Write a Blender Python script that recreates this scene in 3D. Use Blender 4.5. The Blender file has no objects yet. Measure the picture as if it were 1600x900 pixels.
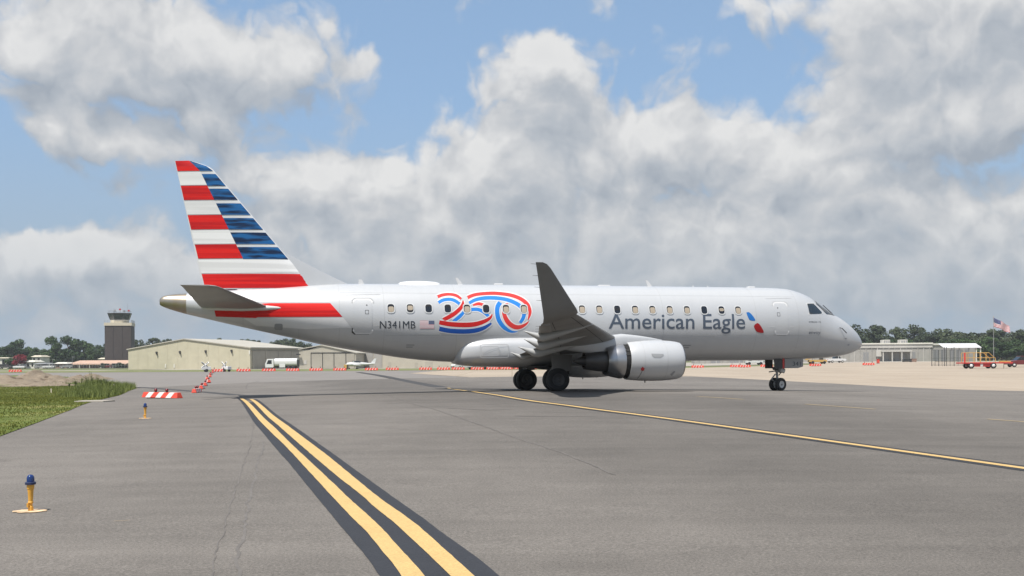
import bpy, bmesh, math, random
from mathutils import Vector, Matrix, noise
from mathutils.geometry import tessellate_polygon
random.seed(7)
R_ = math.radians
# ------------------------------------------------------------------ camera
FPX, HORY, CAMZ, ROLL = 1620.0, 562.0, 1.6, 0.006      # focal length in photo pixels, horizon row, eye height, roll
scene = bpy.context.scene
COL = scene.collection
cd = bpy.data.cameras.new('camera'); cam = bpy.data.objects.new('camera', cd); COL.objects.link(cam)
cd.sensor_width = 36.0; cd.lens = 36.0*FPX/1600.0; cd.shift_y = (HORY-450.0)/1600.0
cd.clip_start = 0.1; cd.clip_end = 8000
cam.matrix_world = Matrix.Translation((0, 0, CAMZ)) @ Matrix.Rotation(R_(90), 4, 'X') @ Matrix.Rotation(-ROLL, 4, 'Z')
scene.camera = cam
scene.view_settings.view_transform = 'Standard'; scene.view_settings.look = 'None'
scene.view_settings.exposure = 0.415; scene.view_settings.gamma = 1.0
# ------------------------------------------------------------------ sun
SUN_TO = Vector((0.30, 0.42, -1.0)).normalized()        # direction the light travels
sd = bpy.data.lights.new('sun', 'SUN'); sd.energy = 5.0; sd.angle = R_(0.6); sd.color = (1.0, 0.955, 0.89)
sun = bpy.data.objects.new('sun', sd); COL.objects.link(sun)
sun.rotation_euler = SUN_TO.to_track_quat('-Z', 'Y').to_euler()
SUN_EL = math.asin(-SUN_TO.z); SUN_AZ = math.atan2(-SUN_TO.x, -SUN_TO.y)
# ------------------------------------------------------------------ world: sky and broken cumulus
world = bpy.data.worlds.new('World'); scene.world = world; world.use_nodes = True
nt = world.node_tree; nt.nodes.clear()
class NB:
    """tiny node builder"""
    def __init__(s, tree): s.t = tree
    def n(s, typ, **kw):
        nd = s.t.nodes.new(typ)
        for k, v in kw.items(): setattr(nd, k, v)
        return nd
    def set(s, sock, v):
        if isinstance(v, (int, float)): sock.default_value = v
        elif isinstance(v, (tuple, list)): sock.default_value = v
        else: s.t.links.new(v, sock)
    def m(s, op, a, b=None, c=None, clamp=False):
        nd = s.n('ShaderNodeMath', operation=op, use_clamp=clamp)
        s.set(nd.inputs[0], a)
        if b is not None: s.set(nd.inputs[1], b)
        if c is not None: s.set(nd.inputs[2], c)
        return nd.outputs[0]
    def ramp(s, x, a, b, smooth=True):
        nd = s.n('ShaderNodeMapRange', interpolation_type='SMOOTHSTEP' if smooth else 'LINEAR')
        s.set(nd.inputs['Value'], x); nd.inputs['From Min'].default_value = a; nd.inputs['From Max'].default_value = b
        return nd.outputs[0]
    def mix(s, f, a, b):
        nd = s.n('ShaderNodeMix', data_type='RGBA')
        s.set(nd.inputs[0], f); s.set(nd.inputs[6], a if not isinstance(a, tuple) else (*a, 1)); s.set(nd.inputs[7], b if not isinstance(b, tuple) else (*b, 1))
        return nd.outputs[2]
    def comb(s, x, y, z=0.0):
        nd = s.n('ShaderNodeCombineXYZ'); s.set(nd.inputs[0], x); s.set(nd.inputs[1], y); s.set(nd.inputs[2], z); return nd.outputs[0]
    def noise(s, vec, scale, detail=4, rough=0.5, dist=0.0, dim='3D'):
        nd = s.n('ShaderNodeTexNoise', noise_dimensions=dim); s.set(nd.inputs['Vector'], vec)
        nd.inputs['Scale'].default_value = scale; nd.inputs['Detail'].default_value = detail
        nd.inputs['Roughness'].default_value = rough; nd.inputs['Distortion'].default_value = dist
        return nd.outputs['Fac']
def px_azel(x, y):
    dx, dy = (x-800)-ROLL*(y-HORY), (y-HORY)+ROLL*(x-800)
    return math.atan2(dx, FPX), math.atan2(-dy, math.hypot(FPX, dx))
# (photo x, photo y, half width, half height, weight): where the big clouds stand in the sky
CLOUDS = [(150, 55, 150, 75, .62), (250, 85, 160, 85, .70), (330, 135, 90, 50, .45), (90, 40, 70, 50, .25), (100, 198, 58, 46, .62), (195, 222, 95, 30, .48), (545, 95, 55, 42, .36), (450, 95, 55, 40, .26), (440, 150, 120, 40, .20),
          (372, 250, 52, 36, .55), (490, 280, 80, 42, .42), (590, 265, 70, 40, .42), (660, 320, 130, 50, .42), (845, 82, 40, 48, .66), (835, 150, 52, 70, .62), (880, 215, 120, 80, .70),
          (770, 265, 90, 55, .52), (1000, 235, 90, 60, .55), (1130, 225, 95, 55, .62), (1240, 265, 80, 50, .45), (1420, 130, 130, 80, .66), (1330, 95, 60, 60, .34), (1500, 175, 170, 55, .62), (1400, 0, 200, 42, .62),
          (1590, 60, 120, 90, .62), (1055, 95, 34, 38, .24), (960, 85, 60, 24, .18), (1310, 300, 110, 40, .36), (1560, 300, 90, 45, .36), (1000, 345, 480, 80, .40), (1420, 390, 330, 80, .40), (28, 378, 44, 28, .55),
          (165, 385, 70, 28, .52), (240, 420, 160, 40, .34), (560, 375, 260, 80, .36), (800, 440, 1400, 60, .36), (800, 500, 1600, 60, .22), (678, 155, 32, 22, .20), (650, 5, 60, 16, .24)]
gt = bpy.data.node_groups.new('cloud_density', 'ShaderNodeTree')
gt.interface.new_socket('Vector', in_out='INPUT', socket_type='NodeSocketVector')
gt.interface.new_socket('Density', in_out='OUTPUT', socket_type='NodeSocketFloat')
g = NB(gt)
gin = g.n('NodeGroupInput'); gout = g.n('NodeGroupOutput')
warp = g.n('ShaderNodeTexNoise', noise_dimensions='2D'); g.set(warp.inputs['Vector'], gin.outputs[0]); warp.inputs['Scale'].default_value = 9; warp.inputs['Detail'].default_value = 5; warp.inputs['Roughness'].default_value = .55
wv = g.n('ShaderNodeVectorMath', operation='MULTIPLY_ADD'); g.t.links.new(warp.outputs['Color'], wv.inputs[0]); wv.inputs[1].default_value = (.07, .055, 0); g.t.links.new(gin.outputs[0], wv.inputs[2])
wo = g.n('ShaderNodeVectorMath', operation='SUBTRACT'); g.t.links.new(wv.outputs[0], wo.inputs[0]); wo.inputs[1].default_value = (.035, .0275, 0)
acc = None
for (x, y, rx, ry, wt) in CLOUDS:
    az, el = px_azel(x, y)
    sb = g.n('ShaderNodeVectorMath', operation='SUBTRACT'); g.t.links.new(wo.outputs[0], sb.inputs[0]); sb.inputs[1].default_value = (az, el, 0)
    ml = g.n('ShaderNodeVectorMath', operation='MULTIPLY'); g.t.links.new(sb.outputs[0], ml.inputs[0]); ml.inputs[1].default_value = (FPX/rx, FPX/ry, 0)
    dt = g.n('ShaderNodeVectorMath', operation='DOT_PRODUCT'); g.t.links.new(ml.outputs[0], dt.inputs[0]); g.t.links.new(ml.outputs[0], dt.inputs[1])
    e = g.m('MULTIPLY', g.m('POWER', .4, dt.outputs['Value']), wt)
    acc = e if acc is None else g.m('ADD', acc, e)
acc = g.m('MINIMUM', acc, g.m('MULTIPLY_ADD', acc, .30, .50))
# the sky goes on outside the frame as the same broken cumulus
sx = g.n('ShaderNodeSeparateXYZ'); g.t.links.new(gin.outputs[0], sx.inputs[0])
outside = g.m('MAXIMUM', g.ramp(g.m('ABSOLUTE', sx.outputs[0]), .46, .62), g.ramp(sx.outputs[1], .34, .46))
gen = g.noise(gin.outputs[0], 4.5, 3, .5, 0, '2D')
acc = g.m('ADD', acc, g.m('MULTIPLY', outside, g.m('MULTIPLY', g.ramp(gen, .40, .68), .75)))
f1 = g.noise(wo.outputs[0], 15, 7, .55, 0, '2D')
def puff(sc): return g.m('ABSOLUTE', g.m('MULTIPLY_ADD', g.noise(wo.outputs[0], sc, 1, .5, 0, '2D'), 2.0, -1.0))      # rounded heads with creases between
f2 = g.m('ADD', g.m('MULTIPLY', puff(20), .50), g.m('MULTIPLY', puff(48), .16))
d = g.m('ADD', g.m('SUBTRACT', acc, .08), g.m('ADD', g.m('MULTIPLY', g.m('SUBTRACT', f1, .5), .90), f2))
g.t.links.new(d, gout.inputs[0])
world.cycles.sampling_method = 'MANUAL'; world.cycles.sample_map_resolution = 256
w = NB(nt)
tc = w.n('ShaderNodeTexCoord'); sp = w.n('ShaderNodeSeparateXYZ'); nt.links.new(tc.outputs['Generated'], sp.inputs[0])
az = w.m('ARCTAN2', sp.outputs[0], sp.outputs[1]); el = w.m('ARCSINE', sp.outputs[2])
def dens(da, de):
    gn = w.n('ShaderNodeGroup'); gn.node_tree = gt
    nt.links.new(w.comb(w.m('ADD', az, da), w.m('ADD', el, de)), gn.inputs[0]); return gn.outputs[0]
d0 = dens(0, 0); d1 = dens(-.010, .034)
alpha = w.ramp(d0, .19, .57)
lit = w.m('MULTIPLY_ADD', w.m('SUBTRACT', d0, d1), .95, .47, clamp=True)
lit = w.m('SUBTRACT', lit, w.m('MULTIPLY', w.ramp(d0, .7, 1.5), .14), clamp=True)
ccol = w.n('ShaderNodeValToRGB'); nt.links.new(lit, ccol.inputs[0])
cr = ccol.color_ramp; cr.elements[0].position = 0.0; cr.elements[0].color = (.365, .405, .46, 1); cr.elements[1].position = 1.0; cr.elements[1].color = (.80, .795, .785, 1)
e = cr.elements.new(.35); e.color = (.485, .515, .555, 1)
e = cr.elements.new(.62); e.color = (.61, .62, .635, 1)
sky = w.n('ShaderNodeTexSky', sky_type='NISHITA', sun_disc=False, sun_elevation=SUN_EL, sun_rotation=SUN_AZ, altitude=10, air_density=1.0, dust_density=2.0, ozone_density=1.5)
skm = w.n('ShaderNodeVectorMath', operation='SCALE'); nt.links.new(sky.outputs[0], skm.inputs[0]); skm.inputs['Scale'].default_value = 0.15
# moist air towards the horizon
hz = w.m('MULTIPLY', w.ramp(el, .26, .0), .90)
air = w.mix(hz, w.mix(.55, skm.outputs[0], (.32, .50, .75)), (.375, .455, .545))
cloud_far = w.mix(w.m('MULTIPLY', w.ramp(el, .16, -.01), .74), ccol.outputs[0], (.415, .48, .55))
fin = w.mix(w.m('MULTIPLY', alpha, .95), air, cloud_far)
bg = w.n('ShaderNodeBackground'); nt.links.new(fin, bg.inputs[0]); bg.inputs[1].default_value = 0.75
wo_ = w.n('ShaderNodeOutputWorld'); nt.links.new(bg.outputs[0], wo_.inputs[0])

# ------------------------------------------------------------------ helpers
def pchip(pts):
    xs = [p[0] for p in pts]; ys = [p[1] for p in pts]; n = len(xs)
    h = [xs[i+1]-xs[i] for i in range(n-1)]; dl = [(ys[i+1]-ys[i])/h[i] for i in range(n-1)]
    m = [dl[0]]+[0 if dl[i-1]*dl[i] <= 0 else 3*(h[i-1]+h[i])/((2*h[i]+h[i-1])/dl[i-1]+(h[i]+2*h[i-1])/dl[i]) for i in range(1, n-1)]+[dl[-1]]
    def f(x):
        if x <= xs[0]: return ys[0]
        if x >= xs[-1]: return ys[-1]
        i = 0
        while x > xs[i+1]: i += 1
        t = (x-xs[i])/h[i]
        return (1+2*t)*(1-t)**2*ys[i]+t*(1-t)**2*h[i]*m[i]+t*t*(3-2*t)*ys[i+1]+t*t*(t-1)*h[i]*m[i+1]
    return f
def sstep(a, b, x):
    t = min(1, max(0, (x-a)/(b-a))); return t*t*(3-2*t)
_g = pchip([(-60, 0), (0, 0), (11, .12), (22, .30), (33, .40), (42, .30), (48, .20), (60, 0), (80, -.12), (120, -.17), (180, -.22), (300, -.6), (420, -.75), (700, -.8), (4000, -.8)])
def gz(x, y):
    """height of the ground: a taxiway crowned by a few decimetres, then nearly flat"""
    win = sstep(0, 20, y)*(1-sstep(60, 110, y))
    return _g(y) - .3*(1-math.exp(-((x-2)/15)**2))*win + .9*sstep(20, 90, x)*sstep(120, 330, y)
def ray(px, py):
    return (px-800)-ROLL*(py-HORY), (py-HORY)+ROLL*(px-800)
def G(px, py):
    """photo pixel -> point on the ground"""
    dx, dy = ray(px, py); Z = CAMZ*FPX/max(dy, 1)
    for _ in range(40):
        Z = .5*Z + .5*(CAMZ-gz(dx*Z/FPX, Z))*FPX/max(dy, 1)
    return (dx*Z/FPX, Z)
def AT(px, py, Z):
    dx, dy = ray(px, py); return Vector((dx*Z/FPX, Z, CAMZ-dy*Z/FPX))
def base_at(px, Z):
    x = AT(px, 570, Z).x; return Vector((x, Z, gz(x, Z)))

class MB:
    def __init__(s): s.v = []; s.f = []
    def add(s, vs, fs):
        o = len(s.v); s.v += [tuple(v) for v in vs]; s.f += [tuple(i+o for i in f) for f in fs]; return s
    def box(s, x0, x1, y0, y1, z0, z1, rz=0, c=None):
        vs = [Vector((x, y, z)) for z in (z0, z1) for y in (y0, y1) for x in (x0, x1)]
        if rz:
            c = Vector(c if c else ((x0+x1)/2, (y0+y1)/2, 0)); M = Matrix.Rotation(rz, 3, 'Z'); vs = [M @ (v-c)+c for v in vs]
        return s.add(vs, [(0, 2, 3, 1), (4, 5, 7, 6), (0, 1, 5, 4), (2, 6, 7, 3), (0, 4, 6, 2), (1, 3, 7, 5)])
    def cyl(s, p0, p1, r0, r1=None, n=12, caps=True):
        p0, p1 = Vector(p0), Vector(p1); r1 = r0 if r1 is None else r1
        q = (p1-p0).to_track_quat('Z', 'Y'); vs = []
        for p, r in ((p0, r0), (p1, r1)):
            for i in range(n):
                a = 2*math.pi*i/n; vs.append(p+q @ Vector((r*math.cos(a), r*math.sin(a), 0)))
        fs = [(i, (i+1) % n, n+(i+1) % n, n+i) for i in range(n)]
        if caps: fs += [tuple(range(n-1, -1, -1)), tuple(range(n, 2*n))]
        return s.add(vs, fs)
    def tube(s, pts, r, n=6):
        for a, b in zip(pts, pts[1:]): s.cyl(a, b, r, r, n)
        return s
    def lathe(s, prof, origin=(0, 0, 0), axis='X', n=24, caps=False, sq=None):
        """prof: (along, radius)"""
        o = Vector(origin); vs = []; k = len(prof)
        for (a, r) in prof:
            for i in range(n):
                t = 2*math.pi*i/n; c1, s1 = r*math.cos(t), r*math.sin(t)
                if axis == 'X': p = Vector((a, c1, s1))
                elif axis == 'Y': p = Vector((s1, a, c1))
                else: p = Vector((c1, s1, a))
                vs.append(o+p)
        fs = [(j*n+i, j*n+(i+1) % n, (j+1)*n+(i+1) % n, (j+1)*n+i) for j in range(k-1) for i in range(n)]
        if caps: fs += [tuple(range(n-1, -1, -1)), tuple(range((k-1)*n, k*n))]
        return s.add(vs, fs)
    def prism(s, poly, plane, a, b):
        """poly in 2D, extruded along the remaining axis from a to b; plane 'XZ','YZ','XY'"""
        mk = {'XZ': lambda p, t: (p[0], t, p[1]), 'YZ': lambda p, t: (t, p[0], p[1]), 'XY': lambda p, t: (p[0], p[1], t)}[plane]
        n = len(poly); vs = [mk(p, a) for p in poly]+[mk(p, b) for p in poly]
        tri = tessellate_polygon([[Vector((p[0], p[1], 0)) for p in poly]])
        fs = [tuple(t) for t in tri]+[tuple(i+n for i in t[::-1]) for t in tri]+[(i, (i+1) % n, n+(i+1) % n, n+i) for i in range(n)]
        return s.add(vs, fs)
    def quad(s, a, b, c, d): return s.add([a, b, c, d], [(0, 1, 2, 3)])
    def loft(s, rings, closed=True, caps=True):
        n = len(rings[0]); vs = [p for r in rings for p in r]; m = n if closed else n-1
        fs = [(j*n+i, j*n+(i+1) % n, (j+1)*n+(i+1) % n, (j+1)*n+i) for j in range(len(rings)-1) for i in range(m)]
        if caps: fs += [tuple(range(n-1, -1, -1)), tuple(range((len(rings)-1)*n, len(rings)*n))]
        return s.add(vs, fs)
    def mesh(s, name):
        me = bpy.data.meshes.new(name); me.from_pydata(s.v, [], s.f); me.update(); return me
    def build(s, name, mat, parent=None, smooth=False, bevel=0, sharp=None):
        me = s.mesh(name)
        bm = bmesh.new(); bm.from_mesh(me); bmesh.ops.recalc_face_normals(bm, faces=bm.faces); bm.to_mesh(me); bm.free()
        return put(name, me, mat, parent, smooth, bevel, sharp)
def put(name, me, mat, parent=None, smooth=False, bevel=0, sharp=None):
    if mat is not None and not me.materials: me.materials.append(M[mat] if isinstance(mat, str) else mat)
    if smooth: me.shade_smooth()
    if smooth and sharp: me.set_sharp_from_angle(angle=R_(sharp))
    o = bpy.data.objects.new(name, me); COL.objects.link(o)
    if parent: o.parent = parent
    if bevel:
        b = o.modifiers.new('bevel', 'BEVEL'); b.width = bevel; b.segments = 2; b.limit_method = 'ANGLE'; b.angle_limit = R_(40)
    return o
def tag(o, label, cat, group=None):
    o['label'] = label; o['category'] = cat
    if group: o['group'] = group
    return o
def struct(o): o['kind'] = 'structure'; return o
def thing(name, label, cat, loc=(0, 0, 0), rz=0, group=None):
    o = bpy.data.objects.new(name, None); COL.objects.link(o); o.empty_display_size = .2
    o.location = loc; o.rotation_euler = (0, 0, rz); return tag(o, label, cat, group)
def dup(root, loc, rz, label, scale=None):
    r = root.copy(); COL.objects.link(r); r.location = loc; r.rotation_euler = (0, 0, rz); r['label'] = label
    if scale: r.scale = scale
    for ch in list(root.children):
        c = ch.copy(); COL.objects.link(c); c.parent = r
        for gch in list(ch.children):
            dd = gch.copy(); COL.objects.link(dd); dd.parent = c
    return r
ORD = ['first', 'second', 'third', 'fourth', 'fifth', 'sixth', 'seventh', 'eighth', 'ninth', 'tenth', 'eleventh', 'twelfth', 'thirteenth', 'fourteenth', 'fifteenth', 'sixteenth',
       'seventeenth', 'eighteenth', 'nineteenth', 'twentieth', 'twenty-first', 'twenty-second', 'twenty-third', 'twenty-fourth', 'twenty-fifth', 'twenty-sixth', 'twenty-seventh', 'twenty-eighth', 'twenty-ninth', 'thirtieth']

# ------------------------------------------------------------------ materials
M = {}
AK = 0.82                                               # overall reflectance level, set together with the exposure
def ak(c): return tuple(x*AK for x in c)
def mat(name, col, rough=.6, metal=0.0, var=0.0, scale=4.0, coat=0.0, spec=.5, bump=0.0, bscale=20.0, col2=None, detail=5, coord='Object', trans=0.0, stretch=None, emis=None):
    m_ = bpy.data.materials.new(name); m_.use_nodes = True; t = m_.node_tree; b = NB(t)
    p = t.nodes['Principled BSDF']; p.inputs['Roughness'].default_value = rough; p.inputs['Metallic'].default_value = metal
    p.inputs['Coat Weight'].default_value = coat; p.inputs['Coat Roughness'].default_value = .08; p.inputs['Specular IOR Level'].default_value = spec
    if trans: p.inputs['Transmission Weight'].default_value = trans
    col = ak(col); col2 = ak(col2) if col2 else None
    p.inputs['Base Color'].default_value = (*col, 1)
    if var or col2 or bump:
        tcn = b.n('ShaderNodeTexCoord'); vec = tcn.outputs[coord]
        if stretch:
            mp = b.n('ShaderNodeMapping'); t.links.new(vec, mp.inputs[0]); mp.inputs['Scale'].default_value = stretch; vec = mp.outputs[0]
        if var or col2:
            f = b.noise(vec, scale, detail, .6)
            f = b.ramp(f, .32, .68)
            a = tuple(c*(1-var) for c in col); c2 = col2 if col2 else tuple(min(1, c*(1+var)) for c in col)
            if col2 and not var: a = col
            t.links.new(b.mix(f, a, c2), p.inputs['Base Color'])
        if bump:
            bn = b.n('ShaderNodeBump'); bn.inputs['Strength'].default_value = bump; bn.inputs['Distance'].default_value = .02
            t.links.new(b.noise(vec, bscale, 6, .6), bn.inputs['Height']); t.links.new(bn.outputs[0], p.inputs['Normal'])
    M[name] = m_; return m_
def ground_mat(name, layers, base, rough=.85, speck=0.0, speck_scale=60, bump=.15, extra=None):
    """layers: (scale, amount, stretch) multiplicative noise; world-metre coordinates"""
    m_ = bpy.data.materials.new(name); m_.use_nodes = True; t = m_.node_tree; b = NB(t)
    p = t.nodes['Principled BSDF']; p.inputs['Roughness'].default_value = rough; p.inputs['Specular IOR Level'].default_value = .25
    tcn = b.n('ShaderNodeTexCoord'); vec = tcn.outputs['Object']
    val = None
    for (sc, am, st) in layers:
        mp = b.n('ShaderNodeMapping'); t.links.new(vec, mp.inputs[0]); mp.inputs['Scale'].default_value = st
        f = b.m('MULTIPLY_ADD', b.m('SUBTRACT', b.noise(mp.outputs[0], sc, 5, .6), .5), am*2, 1.0)
        val = f if val is None else b.m('MULTIPLY', val, f)
    if speck:
        f = b.m('MULTIPLY_ADD', b.m('SUBTRACT', b.noise(vec, speck_scale, 3, .75), .5), speck*2, 1.0); val = b.m('MULTIPLY', val, f)
    col = b.n('ShaderNodeVectorMath', operation='SCALE'); col.inputs[0].default_value = ak(base); t.links.new(val, col.inputs['Scale'])
    out = col.outputs[0]
    if extra: out = extra(b, vec, out)
    t.links.new(out, p.inputs['Base Color'])
    bn = b.n('ShaderNodeBump'); bn.inputs['Strength'].default_value = bump; bn.inputs['Distance'].default_value = .01
    t.links.new(b.noise(vec, speck_scale, 4, .7), bn.inputs['Height']); t.links.new(bn.outputs[0], p.inputs['Normal'])
    M[name] = m_; return m_
ground_mat('old_asphalt', [(.05, .12, (1, 1, 1)), (.3, .12, (1, .3, 1))], (.215, .198, .182), .9, .25, 30, .2)
def taxi_wear(b, vec, out):
    # rubber and oil darkened swath along the centre line, and pale aggregate flecks
    a, c = Vector((-3.2, 52.0)), Vector((6.4, 13.0)); d = (c-a).normalized()
    sx_ = b.n('ShaderNodeSeparateXYZ'); b.t.links.new(vec, sx_.inputs[0])
    dist = b.m('ADD', b.m('MULTIPLY', b.m('SUBTRACT', sx_.outputs[0], a.x), -d.y), b.m('MULTIPLY', b.m('SUBTRACT', sx_.outputs[1], a.y), d.x))
    wob = b.m('MULTIPLY', b.m('SUBTRACT', b.noise(vec, .22, 4, .6), .5), 6.0)
    k = b.ramp(b.m('ABSOLUTE', b.m('ADD', dist, wob)), 8.5, 2.0)
    f = b.m('SUBTRACT', 1.0, b.m('MULTIPLY', k, .24))
    fine = b.m('MULTIPLY_ADD', b.m('SUBTRACT', b.noise(vec, 130, 2, .8), .5), 1.3, 1.0)
    fl = b.m('MULTIPLY_ADD', b.ramp(b.noise(vec, 85, 2, .6), .66, .74), .9, 1.0)
    dk = b.m('SUBTRACT', 1.0, b.m('MULTIPLY', b.ramp(b.noise(vec, 60, 2, .6), .36, .28), .5))
    mp = b.n('ShaderNodeMapping'); b.t.links.new(vec, mp.inputs[0]); mp.inputs['Rotation'].default_value = (0, 0, 1.05); mp.inputs['Scale'].default_value = (.12, 1.4, 1)
    streak = b.m('MULTIPLY_ADD', b.m('SUBTRACT', b.noise(mp.outputs[0], .8, 5, .65), .5), .6, 1.0)
    oil = b.m('SUBTRACT', 1.0, b.m('MULTIPLY', b.ramp(b.noise(vec, .55, 5, .7), .60, .74), .22))
    streak = b.m('MULTIPLY', streak, oil)
    sc = b.n('ShaderNodeVectorMath', operation='SCALE'); b.t.links.new(out, sc.inputs[0])
    b.t.links.new(b.m('MULTIPLY', b.m('MULTIPLY', b.m('MULTIPLY', f, fine), b.m('MULTIPLY', fl, dk)), streak), sc.inputs['Scale'])
    return sc.outputs[0]
ground_mat('asphalt', [(.07, .32, (1, 1, 1)), (.35, .24, (1, .35, 1)), (1.6, .14, (1, 1, 1))], (.165, .150, .134), .9, .9, 42, .3, taxi_wear)
def chipped(c2):
    def f(b, vec, out):
        k = b.m('MULTIPLY', b.ramp(b.noise(vec, 26, 6, .72), .62, .70), b.ramp(b.noise(vec, 1.1, 3, .6), .40, .62))
        return b.mix(b.m('MULTIPLY', k, .75), out, ak(c2))
    return f
def slab(b, vec, out):
    br = b.n('ShaderNodeTexBrick'); b.t.links.new(vec, br.inputs['Vector']); br.offset = 0; br.inputs['Scale'].default_value = 1
    br.inputs['Brick Width'].default_value = 6.1; br.inputs['Row Height'].default_value = 6.1; br.inputs['Mortar Size'].default_value = .05
    br.inputs['Color1'].default_value = (1, 1, 1, 1); br.inputs['Color2'].default_value = (.88, .87, .86, 1); br.inputs['Mortar'].default_value = (.62, .58, .52, 1)
    mu = b.n('ShaderNodeVectorMath', operation='MULTIPLY'); b.t.links.new(out, mu.inputs[0]); b.t.links.new(br.outputs[0], mu.inputs[1]); return mu.outputs[0]
ground_mat('concrete', [(.05, .10, (1, 1, 1)), (.4, .12, (.3, 1, 1)), (2, .08, (1, 1, 1))], (.40, .335, .262), .9, .15, 30, .1, slab)
ground_mat('far_concrete', [(.1, .10, (1, 1, 1))], (.36, .33, .285), .9, .1, 10, .1)
def two(c2, sc, lo, hi):
    def f(b, vec, out): return b.mix(b.ramp(b.noise(vec, sc, 6, .6), lo, hi), out, ak(c2))
    return f
ground_mat('grass_ground', [(.12, .3, (1, .5, 1)), (.6, .35, (1, .4, 1)), (2.5, .3, (1, 1, 1))], (.10, .132, .022), .95, .5, 25, .5, two((.27, .245, .09), .22, .48, .72))
ground_mat('far_grass', [(.1, .2, (1, 1, 1)), (.6, .2, (1, 1, 1))], (.15, .17, .06), .95, .2, 6, .3, two((.24, .23, .11), .15, .45, .7))
ground_mat('ground', [(.02, .2, (1, 1, 1)), (.2, .2, (1, 1, 1))], (.13, .15, .06), .95, .2, 6, .3, two((.20, .18, .10), .05, .45, .7))
ground_mat('dirt', [(.6, .25, (1, 1, 1)), (3, .3, (1, 1, 1))], (.23, .185, .135), .95, .5, 25, 1.0, two((.13, .095, .065), .9, .5, .66))
ground_mat('yellow_paint', [(.8, .06, (1, 1, 1)), (6, .10, (1, 1, 1))], (.56, .385, .158), .7, .5, 45, .2, chipped((.14, .125, .11)))
ground_mat('faded_yellow', [(.8, .1, (1, 1, 1)), (3, .15, (1, 1, 1))], (.36, .28, .165), .8, .3, 50, .1)
ground_mat('black_paint', [(.8, .12, (1, 1, 1)), (6, .12, (1, 1, 1))], (.034, .036, .042), .75, .6, 45, .2, chipped((.10, .095, .09)))
ground_mat('blackout_paint', [(.5, .2, (1, 1, 1)), (3, .2, (1, 1, 1))], (.06, .058, .058), .8, .3, 40, .1)
ground_mat('faint_tar', [(1, .3, (1, 1, 1)), (6, .4, (1, 1, 1))], (.148, .136, .125), .85, .3, 40, .1)
ground_mat('tar', [(1, .15, (1, 1, 1)), (6, .3, (1, 1, 1))], (.115, .105, .098), .85, .3, 40, .1)

mat('silver_paint', (.56, .57, .58), .38, .18, .012, 1.2, coat=.35, spec=.5, stretch=(3, 1, .35))
mat('white_paint', (.70, .70, .70), .42, 0, .02, 2, coat=.35)
mat('light_grey_paint', (.62, .62, .61), .4, 0, .02, 3, coat=.3)
mat('fairing_grey', (.42, .42, .41), .45, 0, .04, 2, coat=.1)  # light grey toned down, wing shade on the fairings put into the colour
mat('wing_grey', (.29, .285, .275), .5, 0, .06, 1.5, coat=.15)
mat('wing_shade_grey', (.19, .185, .175), .5, 0, .06, 1.5)  # wing grey with shade put into it, for winglets and main gear doors
mat('tail_cone_metal', (.50, .47, .42), .36, .75, .14, 1.6, stretch=(1, .2, .2), col2=(.40, .33, .24))
def stripe_mat(name, c1, c2, scale, dirn):
    m_ = bpy.data.materials.new(name); m_.use_nodes = True; t = m_.node_tree; b = NB(t); p = t.nodes['Principled BSDF']
    p.inputs['Roughness'].default_value = .5; p.inputs['Specular IOR Level'].default_value = .25; p.inputs['Coat Weight'].default_value = .06; p.inputs['Coat Roughness'].default_value = .08
    tcn = b.n('ShaderNodeTexCoord'); mp = b.n('ShaderNodeMapping'); t.links.new(tcn.outputs['Object'], mp.inputs[0]); mp.inputs['Scale'].default_value = dirn
    t.links.new(b.mix(b.ramp(b.noise(mp.outputs[0], scale, 2, .5), .38, .62), ak(c1), ak(c2)), p.inputs['Base Color']); M[name] = m_
stripe_mat('tail_red', (.52, .006, .008), (.76, .014, .010), 1.0, (.15, 0, 5.5))
stripe_mat('tail_blue', (.004, .018, .060), (.012, .120, .33), 1.0, (.9, 0, 6.5))
stripe_mat('tail_white', (.72, .72, .71), (.86, .86, .85), 1.0, (.1, 0, 5.0))
mat('emblem_red', (.36, .010, .012), .5, coat=.05, spec=.25)
mat('emblem_blue', (.018, .15, .46), .5, coat=.05, spec=.25)
mat('ribbon_red', (.66, .042, .038), .5, coat=.05, spec=.25)
mat('ribbon_red_dark', (.56, .014, .013), .5, coat=.05, spec=.25)
mat('ribbon_blue', (.022, .225, .70), .5, coat=.05, spec=.25)
mat('ribbon_blue_dark', (.012, .085, .38), .5, coat=.05, spec=.25)
mat('letter_slate', (.075, .098, .135), .38, .1, coat=.3)
mat('letter_dark', (.02, .03, .045), .4, coat=.3)
mat('flag_pink', (.60, .30, .33), .5)
mat('flag_navy', (.10, .12, .20), .5)
mat('seam', (.30, .31, .32), .6)
mat('skin_seam', (.43, .44, .445), .5)
mat('soft_seam', (.47, .48, .49), .5)
mat('dark_seam', (.03, .03, .032), .6)
mat('window_frame', (.60, .61, .61), .4)
mat('window_glass', (.012, .013, .015), .06, spec=.8)
mat('window_shade', (.40, .335, .255), .6)
mat('cockpit_glass', (.02, .028, .034), .04, spec=1.0)
mat('rubber', (.016, .016, .017), .75, 0, .2, 6)
mat('hub_white', (.62, .62, .60), .45)
mat('hub_dark', (.07, .07, .07), .55)
mat('gear_metal', (.30, .30, .29), .4, .5)
mat('gear_dark', (.05, .048, .045), .6)
mat('bare_metal', (.50, .50, .51), .3, .85, .05, 4)
mat('core_metal', (.10, .095, .09), .45, .5, .1, 3)  # darkened so the colour holds the deep shade under the wing
mat('hollow_black', (.012, .011, .011), .7)  # near-black; shade inside wells, ducts and gaps put into the colour
mat('fan_blade', (.10, .10, .105), .35, .8)
mat('lip_metal', (.70, .70, .71), .22, .9)
mat('red_dot', (.55, .03, .03), .5)
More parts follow.
